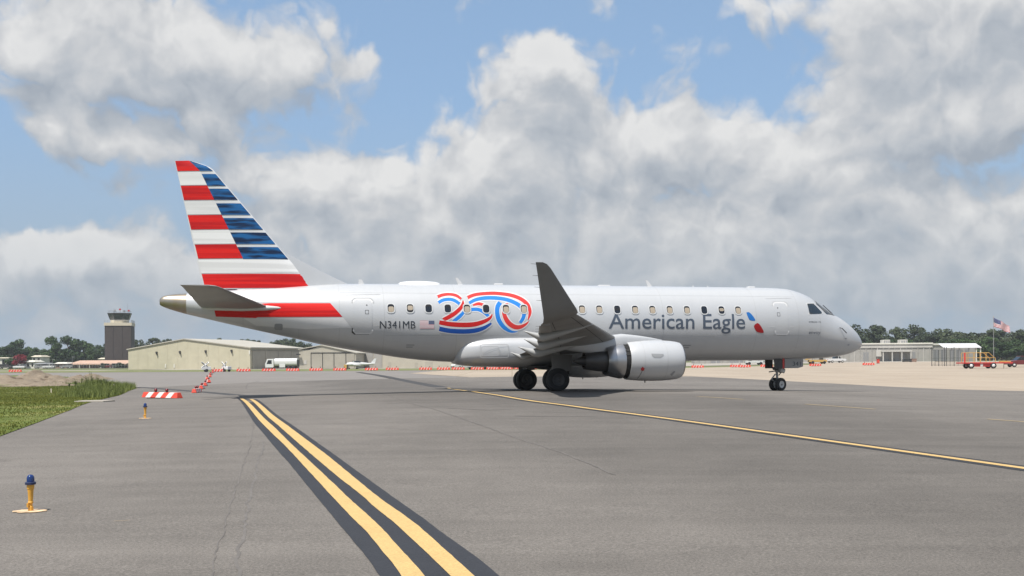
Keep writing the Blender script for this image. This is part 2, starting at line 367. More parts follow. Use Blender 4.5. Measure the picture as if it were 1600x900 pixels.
mat('hangar_wall', (.52, .48, .35), .7, 0, .05, .4)
mat('hangar_wall_pale', (.46, .425, .345), .7, 0, .05, .4)
mat('hangar_roof', (.46, .43, .36), .6, 0, .05, .3)
mat('hangar_door', (.40, .37, .305), .7, 0, .06, .4)
mat('hangar_trim', (.25, .23, .19), .7)
mat('dark_opening', (.03, .03, .032), .8)
mat('tower_brown', (.058, .047, .043), .75, 0, .10, .6)
mat('tower_cream', (.62, .56, .44), .7)
mat('tower_glass', (.012, .022, .026), .08, spec=.8)
mat('terminal_wall', (.36, .345, .315), .8, 0, .07, .5)
mat('terminal_pale', (.52, .50, .46), .8, 0, .06, .5)
mat('salmon_roof', (.50, .335, .245), .8, 0, .1, .7)
mat('brick_wall', (.27, .17, .13), .85, 0, .2, 2)
mat('white_wall', (.70, .68, .60), .7, 0, .05, .5)
mat('steel_grey', (.33, .33, .33), .5, .4)
mat('fence_dark', (.045, .047, .046), .6)
mat('barricade_orange', (.66, .065, .035), .55, 0, .1, 3)
mat('barricade_white', (.80, .74, .70), .5, 0, .08, 3)
mat('lamp_red', (.16, .006, .010), .3)
mat('light_orange', (.78, .40, .055), .5, 0, .08, 8)
mat('light_base', (.66, .47, .29), .75, 0, .3, 14)
mat('light_collar', (.025, .035, .09), .4)
mat('lens_blue', (.004, .03, .15), .12, spec=.8)
mat('cart_red', (.52, .04, .035), .5, 0, .1, 3)
mat('cart_yellow', (.58, .36, .10), .55)
mat('vehicle_white', (.76, .76, .75), .35, coat=.4)
mat('vehicle_red', (.15, .018, .020), .3, coat=.5)
mat('glass_dark', (.015, .018, .02), .08, spec=.8)
mat('bark', (.095, .072, .052), .9, 0, .25, 3)
mat('flag_red', (.42, .02, .035), .7)
mat('flag_white', (.75, .73, .73), .7)
mat('flag_blue', (.035, .05, .16), .7)
def leaf_mat(name, c1, c2):
    m_ = bpy.data.materials.new(name); m_.use_nodes = True; t = m_.node_tree; b = NB(t); p = t.nodes['Principled BSDF']
    p.inputs['Roughness'].default_value = .7; p.inputs['Specular IOR Level'].default_value = .2
    tcn = b.n('ShaderNodeTexCoord'); oi = b.n('ShaderNodeObjectInfo')
    f = b.m('ADD', b.m('MULTIPLY', b.noise(tcn.outputs['Object'], .7, 4, .7), .8), b.m('MULTIPLY', oi.outputs['Random'], .45))
    t.links.new(b.mix(b.ramp(f, .3, .85), ak(c1), ak(c2)), p.inputs['Base Color']); M[name] = m_
leaf_mat('leaf_pine', (.040, .058, .030), (.085, .108, .052))
leaf_mat('leaf_broad', (.028, .055, .020), (.070, .120, .038))
leaf_mat('leaf_red', (.10, .012, .018), (.36, .03, .05))
leaf_mat('leaf_weed', (.075, .115, .025), (.20, .225, .065))
leaf_mat('leaf_grass', (.09, .128, .018), (.18, .19, .04))

# ------------------------------------------------------------------ ground
def graded(lo, hi, c, fine, reach, grow=1.25):
    xs = [c]; st = fine; x = c
    while x < hi:
        if x-c > reach: st *= grow
        x += st; xs.append(min(x, hi))
    st = fine; x = c
    while x > lo:
        if c-x > reach: st *= grow
        x -= st; xs.insert(0, max(x, lo))
    return xs
def make_ground():
    xs = graded(-3500, 3500, 0, 3, 100); ys = graded(-80, 5500, 30, 3, 60)
    vs = [(x, y, gz(x, y)-.06) for y in ys for x in xs]; n = len(xs)
    fs = [(j*n+i, j*n+i+1, (j+1)*n+i+1, (j+1)*n+i) for j in range(len(ys)-1) for i in range(n-1)]
    struct(MB().add(vs, fs).build('ground', 'ground', smooth=True))
make_ground()
YCUTS = [-10+2.0*i for i in range(46)]+[90+8.0*i for i in range(12)]+[190+20.0*i for i in range(15)]
XCUTS = [-60+3.0*i for i in range(41)]+[-200+20*i for i in range(7)]+[70+20*i for i in range(8)]
def sheet(name, poly, mt, off, xc=XCUTS, yc=YCUTS, parent=None):
    pts = [Vector((p[0], p[1], 0)) for p in poly]
    bm = bmesh.new(); vs = [bm.verts.new(p) for p in pts]
    for t in tessellate_polygon([pts]):
        try: bm.faces.new([vs[i] for i in t])
        except ValueError: pass
    x0, x1 = min(p.x for p in pts), max(p.x for p in pts); y0, y1 = min(p.y for p in pts), max(p.y for p in pts)
    for k, cuts, lo, hi in ((1, yc, y0, y1), (0, xc, x0, x1)):
        for cv in cuts:
            if lo < cv < hi:
                co = Vector((0, 0, 0)); co[k] = cv; no = Vector((0, 0, 0)); no[k] = 1
                bmesh.ops.bisect_plane(bm, geom=bm.verts[:]+bm.edges[:]+bm.faces[:], plane_co=co, plane_no=no)
    for v in bm.verts: v.co.z = gz(v.co.x, v.co.y)+off
    bmesh.ops.recalc_face_normals(bm, faces=bm.faces)
    for f in bm.faces:
        if f.normal.z < 0: f.normal_flip()
    me = bpy.data.meshes.new(name); bm.to_mesh(me); bm.free()
    return put(name, me, mt, parent, True)
P = lambda *ps: [G(*p) for p in ps]
struct(sheet('far_taxiway', [(-150, 40), (40, 40), (40, 178), (10, 186), (-40, 189), (-100, 190), (-150, 192)], 'old_asphalt', -.030))
struct(sheet('apron', P((1010, 588.4), (760, 591), (640, 583))+[(-12, 186), (10, 186), (70, 240), (95, 318), (260, 335), (260, 20), (20, 20)], 'concrete', -.012))
struct(sheet('taxiway', P((0, 682), (60, 660), (110, 641), (160, 624), (200, 611.5), (214, 606.5), (300, 602), (400, 597.5), (550, 593), (700, 590), (800, 588.5), (950, 588), (1080, 588), (1300, 599), (1600, 611), (1900, 623))
             + [(70, 30), (70, -30), (0, -30), (-4, -12), (-5.5, 0), (-8, 11)], 'asphalt', .0))
GRASS = P((0, 682), (60, 660), (110, 641), (160, 624), (200, 611.5), (214, 606.5), (188, 600.5), (165, 597.5), (130, 592), (95, 588), (60, 586))+[(-95, 110), (-110, 20), (-14, -20), (-4, -12), (-5.5, 0), (-8, 11)]
struct(sheet('grass_verge', GRASS, 'grass_ground', .012))
struct(sheet('far_grass_strip', [(-230, 196), (-100, 191), (-40, 190), (10, 187), (40, 214), (40, 262), (-20, 268), (-230, 262)], 'far_grass', -.02))
struct(sheet('far_road', [(-300, 252), (-100, 252), (-100, 280), (-300, 280)], 'far_concrete', -.01))
struct(sheet('hangar_apron', [(-98, 264), (-30, 270), (60, 264), (130, 320), (130, 420), (-98, 420)], 'far_concrete', -.005))

# ------------------------------------------------------------------ painted markings and tar lines
def smooth_path(pts, n=8):
    out = []
    for i in range(len(pts)-1):
        p0 = pts[max(i-1, 0)]; p1 = pts[i]; p2 = pts[i+1]; p3 = pts[min(i+2, len(pts)-1)]
        for k in range(n):
            t = k/n
            out.append(tuple(.5*((2*p1[a])+(-p0[a]+p2[a])*t+(2*p0[a]-5*p1[a]+4*p2[a]-p3[a])*t*t+(-p0[a]+3*p1[a]-3*p2[a]+p3[a])*t**3) for a in range(len(p1))))
    return out+[tuple(pts[-1])]
def strip(name, path, o0, o1, mt, off, jag=0.0):
    """ribbon between lateral offsets o0..o1 (metres, left positive) of a ground path"""
    L, Rr = [], []
    for i, p in enumerate(path):
        a = Vector(path[max(i-1, 0)][:2]); b = Vector(path[min(i+1, len(path)-1)][:2]); d = (b-a).normalized(); nrm = Vector((-d.y, d.x))
        j = jag*3*noise.noise(Vector((p[0]*1.7, p[1]*1.7, 0)))+jag*2*noise.noise(Vector((p[0]*6, p[1]*6, 3)))
        q0 = Vector(p[:2])+nrm*(o0+j); q1 = Vector(p[:2])+nrm*(o1+j)
        L.append((q0.x, q0.y, gz(q0.x, q0.y)+off)); Rr.append((q1.x, q1.y, gz(q1.x, q1.y)+off))
    n = len(L)
    return MB().add(L+Rr, [(i, i+1, n+i+1, n+i) for i in range(n-1)]).build(name, mt, smooth=True)
def zz(ox, oy, s): return lambda X, Y: (ox+X/s, oy+Y/s)
zA, zB = zz(360, 610, 6.43), zz(500, 730, 5.294)
# traced edges of the double edge line, both sides of each band, as ground points
EDGE = {
 'bl': [zA(60, 75), zA(200, 265), zA(330, 430), zA(480, 610), zA(600, 745), zB(110, 415), zB(240, 570), zB(360, 715), zB(440, 820), zB(490, 900), (608, 932), (622, 970)],
 'y1l': [zA(95, 85), zA(250, 255), zA(400, 415), zA(520, 530), zA(640, 655), zA(860, 895), zB(150, 300), zB(260, 415), zB(390, 545), zB(500, 680), zB(600, 800), zB(672, 900), (642, 932), (662, 970)],
 'y1r': [zA(130, 85), zA(300, 240), zA(450, 380), zA(600, 530), zA(760, 680), zA(990, 895), zB(250, 270), zB(390, 395), zB(520, 520), zB(640, 655), zB(760, 780), zB(860, 900), (685, 932), (710, 970)],
 'y2l': [zA(190, 90), zA(340, 230), zA(470, 345), zA(600, 460), zA(760, 600), zA(1029, 830), zB(330, 225), zB(470, 350), zB(620, 470), zB(760, 600), zB(930, 760), zB(1075, 900), (733, 932), (765, 970)],
 'y2r': [zA(225, 90), zA(400, 225), zA(560, 345), zA(720, 465), zA(860, 570), zA(1029, 700), zB(400, 185), zB(550, 300), zB(700, 405), zB(860, 530), zB(1060, 710), zB(1270, 900), (772, 932), (808, 970)],
 'br': [zA(265, 90), zA(430, 215), zA(600, 335), zA(760, 445), zA(900, 545), zA(1029, 635), zB(440, 130), zB(620, 260), zB(820, 400), zB(1020, 550), zB(1300, 750), zB(1480, 900), (812, 932), (850, 970)]}
EG = {k: smooth_path([G(*p) for p in v], 6) for k, v in EDGE.items()}
def resample(path, n):
    pts = [Vector(p) for p in path]; L = [0]
    for a, b in zip(pts, pts[1:]): L.append(L[-1]+(b-a).length)
    out = []; j = 0
    for i in range(n):
        t = L[-1]*i/(n-1)
        while j < len(L)-2 and L[j+1] < t: j += 1
        out.append(pts[j].lerp(pts[j+1], (t-L[j])/max(1e-9, L[j+1]-L[j])))
    return out
def band(name, a, b, mt, off, n=260):
    A, B = resample(EG[a], n), resample(EG[b], n)
    for p in A+B: p.x += .005*noise.noise(Vector((p.x*3, p.y*3, off*500)))+.004*noise.noise(Vector((p.x*11, p.y*11, off*900)))
    vs = [(p.x, p.y, gz(p.x, p.y)+off) for p in A+B]
    return struct(MB().add(vs, [(i, i+1, n+i+1, n+i) for i in range(n-1)]).build(name, mt, smooth=True))
band('edge_line_border', 'bl', 'br', 'black_paint', .004)
band('edge_line', 'y1l', 'y1r', 'yellow_paint', .008)
band('edge_line', 'y2l', 'y2r', 'yellow_paint', .008)
CL = smooth_path([G(*p) for p in [(700, 606.3), (735, 611.5), (800, 621.5), (900, 635.5), (1000, 648.5), (1150, 669), (1300, 690), (1450, 711), (1600, 732), (1900, 774)]], 14)
struct(strip('centre_line_border', CL, -.24, .24, 'black_paint', .004)); struct(strip('centre_line', CL, -.085, .085, 'yellow_paint', .008))
for a, b in (((1090, 619.5), (1162, 624.2)), ((1258, 631.5), (1368, 639.5)), ((1543, 655), (1640, 662))):
    pth = smooth_path([G(*a), tuple((Vector(G(*a))+Vector(G(*b)))/2), G(*b)], 6); struct(strip('worn_dash', pth, -.07, .07, 'faded_yellow', .005))
def trail(name, px, wd, mt='tar', off=.003, jag=0.0, n=8):
    return struct(strip(name, smooth_path([G(*p) for p in px], n), -wd/2, wd/2, mt, off, jag))
trail('blacked_out_line', [(560, 581.5), (590, 586), (620, 592), (655, 599), (690, 605)], .95, 'blackout_paint')
trail('blacked_out_line', [(214, 605), (240, 606.5), (290, 610.5), (340, 614.5), (372, 617.5)], .8, 'blackout_paint')
trail('blacked_out_line', [(320, 624.5), (345, 622.5), (370, 620.5)], .25, 'blackout_paint')
trail('crack_seal', [(395, 645), (396, 668), (388, 705), (378, 735), (365, 775), (348, 830), (330, 890), (318, 930)], .014, 'faint_tar', .003, .012, 14)
trail('crack_seal', [(412, 690), (400, 740), (388, 790), (376, 850), (365, 910)], .03, 'faint_tar', .002, .02, 14)
trail('crack_seal', [(515, 594), (560, 606), (620, 622), (680, 640), (740, 660), (800, 682), (880, 708), (960, 742)], .03, 'faint_tar', .003, .012, 14)
trail('crack_seal', [(700, 638), (735, 639.5), (760, 640.5), (800, 640)], .05, 'tar', .003, .02, 14)
trail('crack_seal', [(805, 650), (860, 651), (930, 650.5)], .05, 'tar', .003, .02, 14)
trail('crack_seal', [(415, 588), (480, 588.5), (560, 589), (640, 587)], .12, 'tar', -.022, .02, 14)
trail('crack_seal', [(405, 595.5), (388, 600), (384, 608)], .06, 'tar', .003, .02, 14)
trail('crack_seal', [(520, 660), (600, 668), (700, 676), (800, 671)], .012, 'faint_tar', .003, .02, 14)
trail('crack_seal', [(1000, 602), (1120, 606), (1300, 616), (1500, 628)], .05, 'faint_tar', .003, .02, 14)
trail('paint_chip', [(178, 814.5), (190, 814), (203, 813)], .012, 'faded_yellow', .004)

# ------------------------------------------------------------------ the airliner
TH = R_(13.5); CT, ST = math.cos(TH), math.sin(TH); X0, Y0 = 1.2, 45.4
jet = thing('passenger_jet', 'silver twin-engine passenger jet with red, white and blue striped tail on the taxiway', 'airplane', (X0, Y0, 0), TH)
def onv(x, y, v):
    """photo pixel -> (u forward, w up) on the jet's fore-and-aft plane at v metres to starboard"""
    dx, dy = ray(x, y); k = dx/FPX
    u = (k*(Y0-v*CT)-X0-v*ST)/(CT-k*ST); Z = Y0+u*ST-v*CT
    return u, CAMZ-dy/FPX*Z
def to_world(u, v, w): return Vector((X0+u*CT+v*ST, Y0+u*ST-v*CT, w))
f_top = pchip([(-15.78, 4.14), (-15.70, 4.22), (-15.5, 4.285), (-14.65, 4.37), (-13, 4.50), (-11, 4.63), (-9, 4.78), (-8.2, 4.815), (-4, 4.84), (4.7, 4.855), (9, 4.855), (10, 4.852), (11.07, 4.838), (11.76, 4.80), (12.24, 4.70), (12.73, 4.53),
               (13.14, 4.30), (13.49, 4.05), (14.12, 3.67), (14.47, 3.51), (14.97, 3.205), (15.3, 2.945), (15.53, 2.72), (15.68, 2.51), (15.76, 2.36), (15.79, 2.24)])
f_bot = pchip([(-15.78, 3.88), (-15.70, 3.83), (-15.05, 3.60), (-13.9, 3.31), (-13.05, 3.107), (-11.8, 2.82), (-10.5, 2.53), (-9.46, 2.29), (-8.13, 2.035), (-7.33, 1.905), (-6, 1.695), (-4.9, 1.575), (-3.8, 1.515), (-2, 1.5), (9, 1.5), (11, 1.51), (12.43, 1.54),
               (13.8, 1.60), (14.67, 1.70), (15.24, 1.835), (15.6, 1.995), (15.74, 2.11), (15.79, 2.24)])
f_hw = pchip([(-15.78, .13), (-15.70, .19), (-15.05, .37), (-13.9, .60), (-12, .92), (-10.5, 1.15), (-9, 1.33), (-7.3, 1.455), (-5.5, 1.505), (9.5, 1.505), (11, 1.48), (12, 1.38), (13, 1.20), (14, .94), (14.7, .70), (15.2, .48), (15.6, .235), (15.74, .11), (15.79, .0)])
def sect(u): return f_top(u), f_bot(u), f_hw(u)
NEXP = 2.06
def surf_v(u, w):
    t, b, h = sect(u); c = b+.49*(t-b); q = (w-c)/((t-c) if w > c else (c-b)+1e-9); q = min(1, abs(q))
    return h*max(0, 1-q**NEXP)**(1/NEXP)
def surf_a(u, a):
    """a: angle from the crown, towards starboard"""
    t, b, h = sect(u); c = b+.49*(t-b); ca, sa = math.cos(a), math.sin(a); e = 2/NEXP
    hh = (t-c) if ca > 0 else (c-b)
    return (u, math.copysign(abs(sa)**e, sa)*h, c+math.copysign(abs(ca)**e, ca)*hh)
def jp(u, v, w): return (u, -v, w)                     # jet frame: x forward, y to port, z up
us = [-15.78, -15.74, -15.7, -15.6, -15.4, -15.1]+[-14.8+.25*i for i in range(28)]+[-7.8+.5*i for i in range(36)]+[10.2+.15*i for i in range(30)]+[14.7+.08*i for i in range(11)]+[15.56, 15.62, 15.68, 15.72, 15.75, 15.77, 15.785]
us = sorted(set(round(u, 3) for u in us)); NA = 96
CONE_U = -14.75
def skin(u0, u1): return [[jp(*surf_a(u, 2*math.pi*i/NA)) for i in range(NA)] for u in sorted(set([u0, u1]+[u for u in us if u0 < u < u1]))]
fus = MB().loft(skin(CONE_U, 15.788)).build('fuselage', 'silver_paint', jet, True, sharp=50)
tcone = MB().loft(skin(-15.78, CONE_U)).build('tail_cone', 'tail_cone_metal', jet, True, sharp=50)
MB().lathe([(-15.79, .115), (-15.72, .11), (-15.60, .02)], (0, 0, 4.01), 'X', 20).build('exhaust_hole', 'hollow_black', tcone)
def map_uw(off):
    def f(p): return jp(p[0], surf_v(p[0], p[1])+off, p[1])
    return f
def map_ua(off):
    def f(p):
        u, v, w = surf_a(p[0], p[1]); t, b, h = sect(u); c = b+.49*(t-b); nv = Vector((0, v/max(.05, h*h), (w-c)/max(.05, ((t-b)/2)**2))).normalized()
        return jp(u+off*.5, v+nv.y*off, w+nv.z*off)
    return f
def decal(name, polys, mt, parent, mapf, du=.3, dw=.07, smooth=True):
    bm = bmesh.new()
    for poly in polys:
        pts = [Vector((p[0], p[1], 0)) for p in poly]; vs = [bm.verts.new(p) for p in pts]
        for t in tessellate_polygon([pts]):
            try: bm.faces.new([vs[i] for i in t])
            except ValueError: pass
    return decal_bm(name, bm, mt, parent, mapf, du, dw, smooth)
def decal_bm(name, bm, mt, parent, mapf, du=.3, dw=.07, smooth=True):
    for k, st in ((0, du), (1, dw)):
        lo, hi = min(v.co[k] for v in bm.verts), max(v.co[k] for v in bm.verts); n = int((hi-lo)/st)
        for i in range(1, n+1):
            co = Vector((0, 0, 0)); co[k] = lo+(hi-lo)*i/(n+1); no = Vector((0, 0, 0)); no[k] = 1
            bmesh.ops.bisect_plane(bm, geom=bm.verts[:]+bm.edges[:]+bm.faces[:], plane_co=co, plane_no=no)
    for v in bm.verts: v.co = Vector(mapf((v.co.x, v.co.y)))
    bmesh.ops.recalc_face_normals(bm, faces=bm.faces)
    me = bpy.data.meshes.new(name); bm.to_mesh(me); bm.free()
    return put(name, me, mt, parent, smooth)
def puw(x, y):
    """photo pixel -> (u, w) on the starboard skin"""
    v = 1.4
    for _ in range(12):
        u, wv = onv(x, y, v); v = .4*v+.6*surf_v(u, wv)
    return u, wv
def rrect(u0, u1, w0, w1, r, n=5):
    out = []
    for (cx, cy, a0) in ((u1-r, w1-r, 0), (u0+r, w1-r, 90), (u0+r, w0+r, 180), (u1-r, w0+r, 270)):
        for i in range(n+1):
            a = R_(a0+90*i/n); out.append((cx+r*math.cos(a), cy+r*math.sin(a)))
    return out
def ring_decal(name, outer, inner, mt, parent, mapf):
    n = len(outer); vs = [mapf(p) for p in outer]+[mapf(p) for p in inner]
    return MB().add(vs, [(i, (i+1) % n, n+(i+1) % n, n+i) for i in range(n)]).build(name, mt, parent, True)
# cabin windows: frame, pane and pull-down shade
SHADES = {611: .72, 641: (.25, .85), 670: 0, 700: 0, 730: .8, 760: 0, 791: .78, 819: .85, 910: .84, 937: .84, 965: 0, 993: .82, 1020: .82, 1047: .82, 1074: .8, 1101: 0, 1128: (.35, .75), 1154: .82}
for px_, sh in SHADES.items():
    u, _ = onv(px_, 482, 1.48); w0 = 3.745
    fr = ring_decal('window', rrect(u-.175, u+.175, w0-.215, w0+.205, .13), rrect(u-.135, u+.135, w0-.175, w0+.165, .10), 'window_frame', jet, map_uw(.021))
    decal('pane', [rrect(u-.14, u+.14, w0-.18, w0+.17, .10)], 'window_glass', fr, map_uw(.018))
    if sh:
        lo, hi = (0, sh) if not isinstance(sh, tuple) else sh
        a, b = w0-.165+.32*lo, w0-.165+.32*hi
        decal('shade', [rrect(u-.105, u+.118, a, b, .065)], 'window_shade', fr, map_uw(.020))
# cabin doors
def cabin_door(x0, y0, x1, y1):
    (u0, w1), (u1, w0) = puw(x0, y0), puw(x1, y1)
    fr = ring_decal('service_door', rrect(u0-.05, u1+.05, w0-.05, w1+.05, .16), rrect(u0+.012, u1-.012, w0+.012, w1-.012, .11), 'white_paint', jet, map_uw(.012))
    decal('door_panel', [rrect(u0, u1, w0, w1, .12)], 'silver_paint', fr, map_uw(.009))
    top = [p for p in rrect(u0-.09, u1+.09, w1-.18, w1+.10, .16)]
    decal('rain_gutter', [[(u0-.09, w1-.12), (u0-.09, w1-.02), (u0-.02, w1+.07), (u0+.08, w1+.10), (u1-.08, w1+.10), (u1+.02, w1+.07), (u1+.09, w1-.02), (u1+.09, w1-.12), (u1+.055, w1-.12), (u1+.05, w1-.03), (u1-.04, w1+.055), (u0+.04, w1+.055), (u0-.05, w1-.03), (u0-.055, w1-.12)]], 'soft_seam', fr, map_uw(.016))
    decal('door_sill', [[(u0+.1, w0-.065), (u1-.1, w0-.065), (u1-.1, w0-.04), (u0+.1, w0-.04)]], 'seam', fr, map_uw(.016))
    decal('hinge_cover', [[(u0-.085, w0+.02), (u0+.05, w0-.07), (u0+.08, w0-.045), (u0-.045, w0+.08), (u0-.045, w0+.2), (u0-.085, w0+.2)]], 'dark_seam' if x0 < 800 else 'soft_seam', fr, map_uw(.017))
    um = u0+.72*(u1-u0)
    if x0 > 800: um = u0+.26*(u1-u0)
    cx, cy = um, w0+.84*(w1-w0)
    decal('peephole', [[(cx+.03*math.cos(i*.7854), cy+.03*math.sin(i*.7854)) for i in range(8)]], 'dark_seam', fr, map_uw(.013))
    cy = w0+.63*(w1-w0)
    ring_decal('handle', rrect(um-.075, um+.075, cy-.085, cy+.085, .02), rrect(um-.058, um+.058, cy-.068, cy+.068, .015), 'dark_seam', fr, map_uw(.013))
    for qa, qb in ((u0-.32, u0-.06), (u1+.06, u1+.3)): decal('scuff_plate', [[(qa, w0+.33), (qb, w0+.33), (qb, w0+.315), (qa, w0+.315)]], 'white_paint', fr, map_uw(.010))
    decal('gutter_line', [[(u0-.32, w1+.20), (u1+.38, w1+.24), (u1+.38, w1+.255), (u0-.32, w1+.215)]], 'soft_seam', fr, map_uw(.010))
cabin_door(552.5, 468.5, 581, 520.5); cabin_door(1208, 473.5, 1231, 522)
# cargo hatch rails and small placards
for (x0, x1, y) in ((651, 689, 523.5), (1082, 1119, 525)):
    (u0, wa), (u1, _) = puw(x0, y), puw(x1, y)
    rr = rrect(u0, u1, wa-.06, wa+.06, .055); ring_decal('hatch_rail', rr, rrect(u0+.03, u1-.03, wa-.032, wa+.032, .03), 'light_grey_paint', jet, map_uw(.014))
for (x0, y0, x1, y1) in ((635, 538.5, 647, 543), (1067, 539, 1078, 544)):
    (u0, w1), (u1, w0) = puw(x0, y0), puw(x1, y1); hh = (w1-w0)
    decal('placard', [[(u0, w1-.3*hh), (u1, w1-.3*hh), (u1, w1), (u0, w1)], [(u0, w0), (u1-.06, w0), (u1-.06, w0+.3*hh), (u0, w0+.3*hh)]], 'seam', jet, map_uw(.007))
# skin joints
for ju in (-12.55, -10.35, -8.75, -6.95, -3.95, .2, 5.2, 9.62, 11.75, 12.95):
    n = 60; vs = []
    for i in range(n+1):
        a = R_(4+150*i/n); vs += [map_ua(.003)((ju, a)), map_ua(.003)((ju+.013, a))]
    MB().add(vs, [(2*i, 2*i+1, 2*i+3, 2*i+2) for i in range(n)]).build('skin_joint', 'skin_seam', jet, True)
for jw, ja, jb in ((4.38, -8.7, 11.7), (2.62, -6.9, 12.9), (3.02, -12.5, -8.9)):
    decal('skin_joint', [[(ja, jw), (jb, jw), (jb, jw+.012), (ja, jw+.012)]], 'skin_seam', jet, map_uw(.003), .4, .07)
# flight deck glazing
ZN = zz(1230, 460, 9.0)
sidew = [puw(*ZN(*p)) for p in [(278, 130), (368, 127), (425, 185), (486, 250), (484, 270), (312, 276)]]
cw = decal('cockpit_window', [sidew], 'cockpit_glass', jet, map_uw(.012), .2, .06)
def grow(poly, k):
    c = (sum(p[0] for p in poly)/len(poly), sum(p[1] for p in poly)/len(poly)); return [(c[0]+(p[0]-c[0])*k, c[1]+(p[1]-c[1])*k) for p in poly]
ring_decal('window_surround', grow(sidew, 1.13), grow(sidew, .97), 'light_grey_paint', cw, map_uw(.010))
def ua(x, y):
    u, wv = puw(x, y); t, b, h = sect(u); c = b+.49*(t-b); q = max(-1, min(1, (wv-c)/(t-c))); return u, math.acos(abs(q)**(NEXP/2))
fa, fb = ua(*ZN(402, 136)), ua(*ZN(548, 275))
ws = decal('windshield', [[(fa[0]+.03, fa[1]-.02), (13.22, .12), (14.07, .14), (14.12, .5), (fb[0]+.02, fb[1])]], 'cockpit_glass', jet, map_ua(.014), .12, .06)
decal('windshield', [[(fa[0]+.03, -fa[1]+.02), (13.22, -.12), (14.07, -.14), (14.12, -.5), (fb[0]+.02, -fb[1])]], 'cockpit_glass', jet, map_ua(.014), .12, .06)
MB().tube([jp(14.2, .12, 3.66), jp(13.85, .10, 3.95), jp(13.72, .1, 4.06)], .018, 6).build('wiper', 'gear_dark', ws)
for (x, y) in ((1312, 512), (1323, 529), (1327, 539)):
    u, wv = puw(x, y); v = surf_v(u, wv)
    if y < 520: MB().tube([jp(u, v, wv), jp(u+.06, v+.10, wv-.03), jp(u+.32, v+.06, wv-.25)], .02, 6).build('pitot_probe', 'dark_seam', jet)
    else: decal('probe_port', [[(u-.06+.07*math.cos(i*.7854), wv+.03*math.sin(i*.7854)) for i in range(8)]], 'seam', jet, map_uw(.008), 1, 1)
# crown antennas
def blade(x, y_top, chord, h, sweep, mt='white_paint'):
    u, _ = onv(x, 446, 0); t = f_top(u)-.03
    a = [(u-chord/2, t), (u+chord/2, t), (u+chord*.12-sweep, t+h), (u-chord*.35-sweep, t+h)]
    MB().prism(a, 'XZ', -.018, .018).build('blade_antenna', mt, jet)
blade(565, 437, .26, .22, .03); blade(720, 436, .22, .32, .16); blade(1016, 438, .22, .30, .16); blade(1083, 446, .06, .09, 0); blade(1106, 446, .06, .09, 0)
u0, _ = onv(622, 444, 0); u1, _ = onv(688, 444, 0); uc, ul = (u0+u1)/2, (u1-u0)/2
MB().loft([[jp(uc+ul*math.sin(a), .42*math.cos(a)**.5*math.cos(b_), f_top(uc)-.10+.24*math.cos(a)**.4*max(-.3, math.sin(b_))) for b_ in [2*math.pi*i/24 for i in range(24)]] for a in [R_(-88+176*j/20) for j in range(21)]]).build('satcom_radome', 'white_paint', jet, True)
for (xa, xb, hh) in ((772, 785, .06), (935, 952, .04), (1168, 1178, .05)):
    u0, _ = onv(xa, 445, 0); u1, _ = onv(xb, 445, 0); MB().box(u0, u1, -.12, .12, f_top(u0)-.05, f_top(u0)+hh).build('crown_fairing', 'white_paint', jet, bevel=.02)
# belly fairing
def fair_ring(u, uc=.45, L=4.35):
    q = min(1, abs((u-uc)/L)); k = (1-q**5)**.32
    hw = .35+1.36*k; top = 1.95+.74*k; bot = 1.62-.34*k; c = (top+bot)/2; hh = (top-bot)/2; e = 2/3.0
    return [jp(u, math.copysign(abs(math.sin(a))**e, math.sin(a))*hw, c+math.copysign(abs(math.cos(a))**e, math.cos(a))*hh) for a in [2*math.pi*i/48 for i in range(48)]]
fair = MB().loft([fair_ring(.45+4.35*math.sin(R_(-89+178*j/48))) for j in range(49)]).build('belly_fairing', 'silver_paint', jet, True, sharp=60)
for (x0, y0, x1, y1) in ((750, 538, 795, 559), (752, 541, 780, 556)):
    ua0, wa = onv(x0, y0, 1.71); ub, wb = onv(x1, y1, 1.71)
    ring_decal('access_panel', rrect(ua0, ub, wb, wa, .1), rrect(ua0+.018, ub-.018, wb+.018, wa-.018, .09), 'soft_seam', fair, lambda p: jp(p[0], 1.716, p[1]))
# ---- fin
LE_A, LE_B = onv(333, 265, .04), onv(487, 446, .04); TE_A, TE_B = onv(273, 251, .04), onv(316, 445, .04)
def fin_le(wv):
    u = LE_A[0]+(LE_B[0]-LE_A[0])*(wv-LE_A[1])/(LE_B[1]-LE_A[1])
    if wv > LE_A[1]-.02: u -= .55*((wv-LE_A[1]+.02)/.33)**2.2
    return u
def fin_te(wv): return TE_A[0]+(TE_B[0]-TE_A[0])*(wv-TE_A[1])/(TE_B[1]-TE_A[1])
def naca(x, t): x = max(0, min(1, x)); return 5*t*(.2969*math.sqrt(x)-.1260*x-.3516*x*x+.2843*x**3-.1036*x**4)
def fin_v(u, wv):
    le, te = fin_le(wv), fin_te(wv); return naca((le-u)/(le-te), .10)*(le-te)*min(1, .3+(9.75-wv)/.25*.7 if wv > 9.5 else 1)
XC = [0, .004, .012, .03, .06, .1, .16, .24, .34, .46, .58, .7, .82, .92, 1]
FW = [4.2, 5, 6, 7, 8, 9, 9.3, 9.42, 9.5, 9.57, 9.63, 9.68, 9.71]
def fin_ring(wv, c0=0, c1=1):
    le, te = fin_le(wv), fin_te(wv); xs = [c0+(c1-c0)*x for x in XC] if c0 == 0 else [c0+(c1-c0)*i/6 for i in range(7)]
    pts = [(le-(le-te)*x, naca(x, .10)*(le-te)*min(1, .3+(9.75-wv)/.25*.7 if wv > 9.5 else 1)) for x in xs]
    return [jp(p[0], p[1], wv) for p in pts]+[jp(p[0], -p[1], wv) for p in reversed(pts[:-1] if c1 == 1 else pts)][: None if c0 else -1]
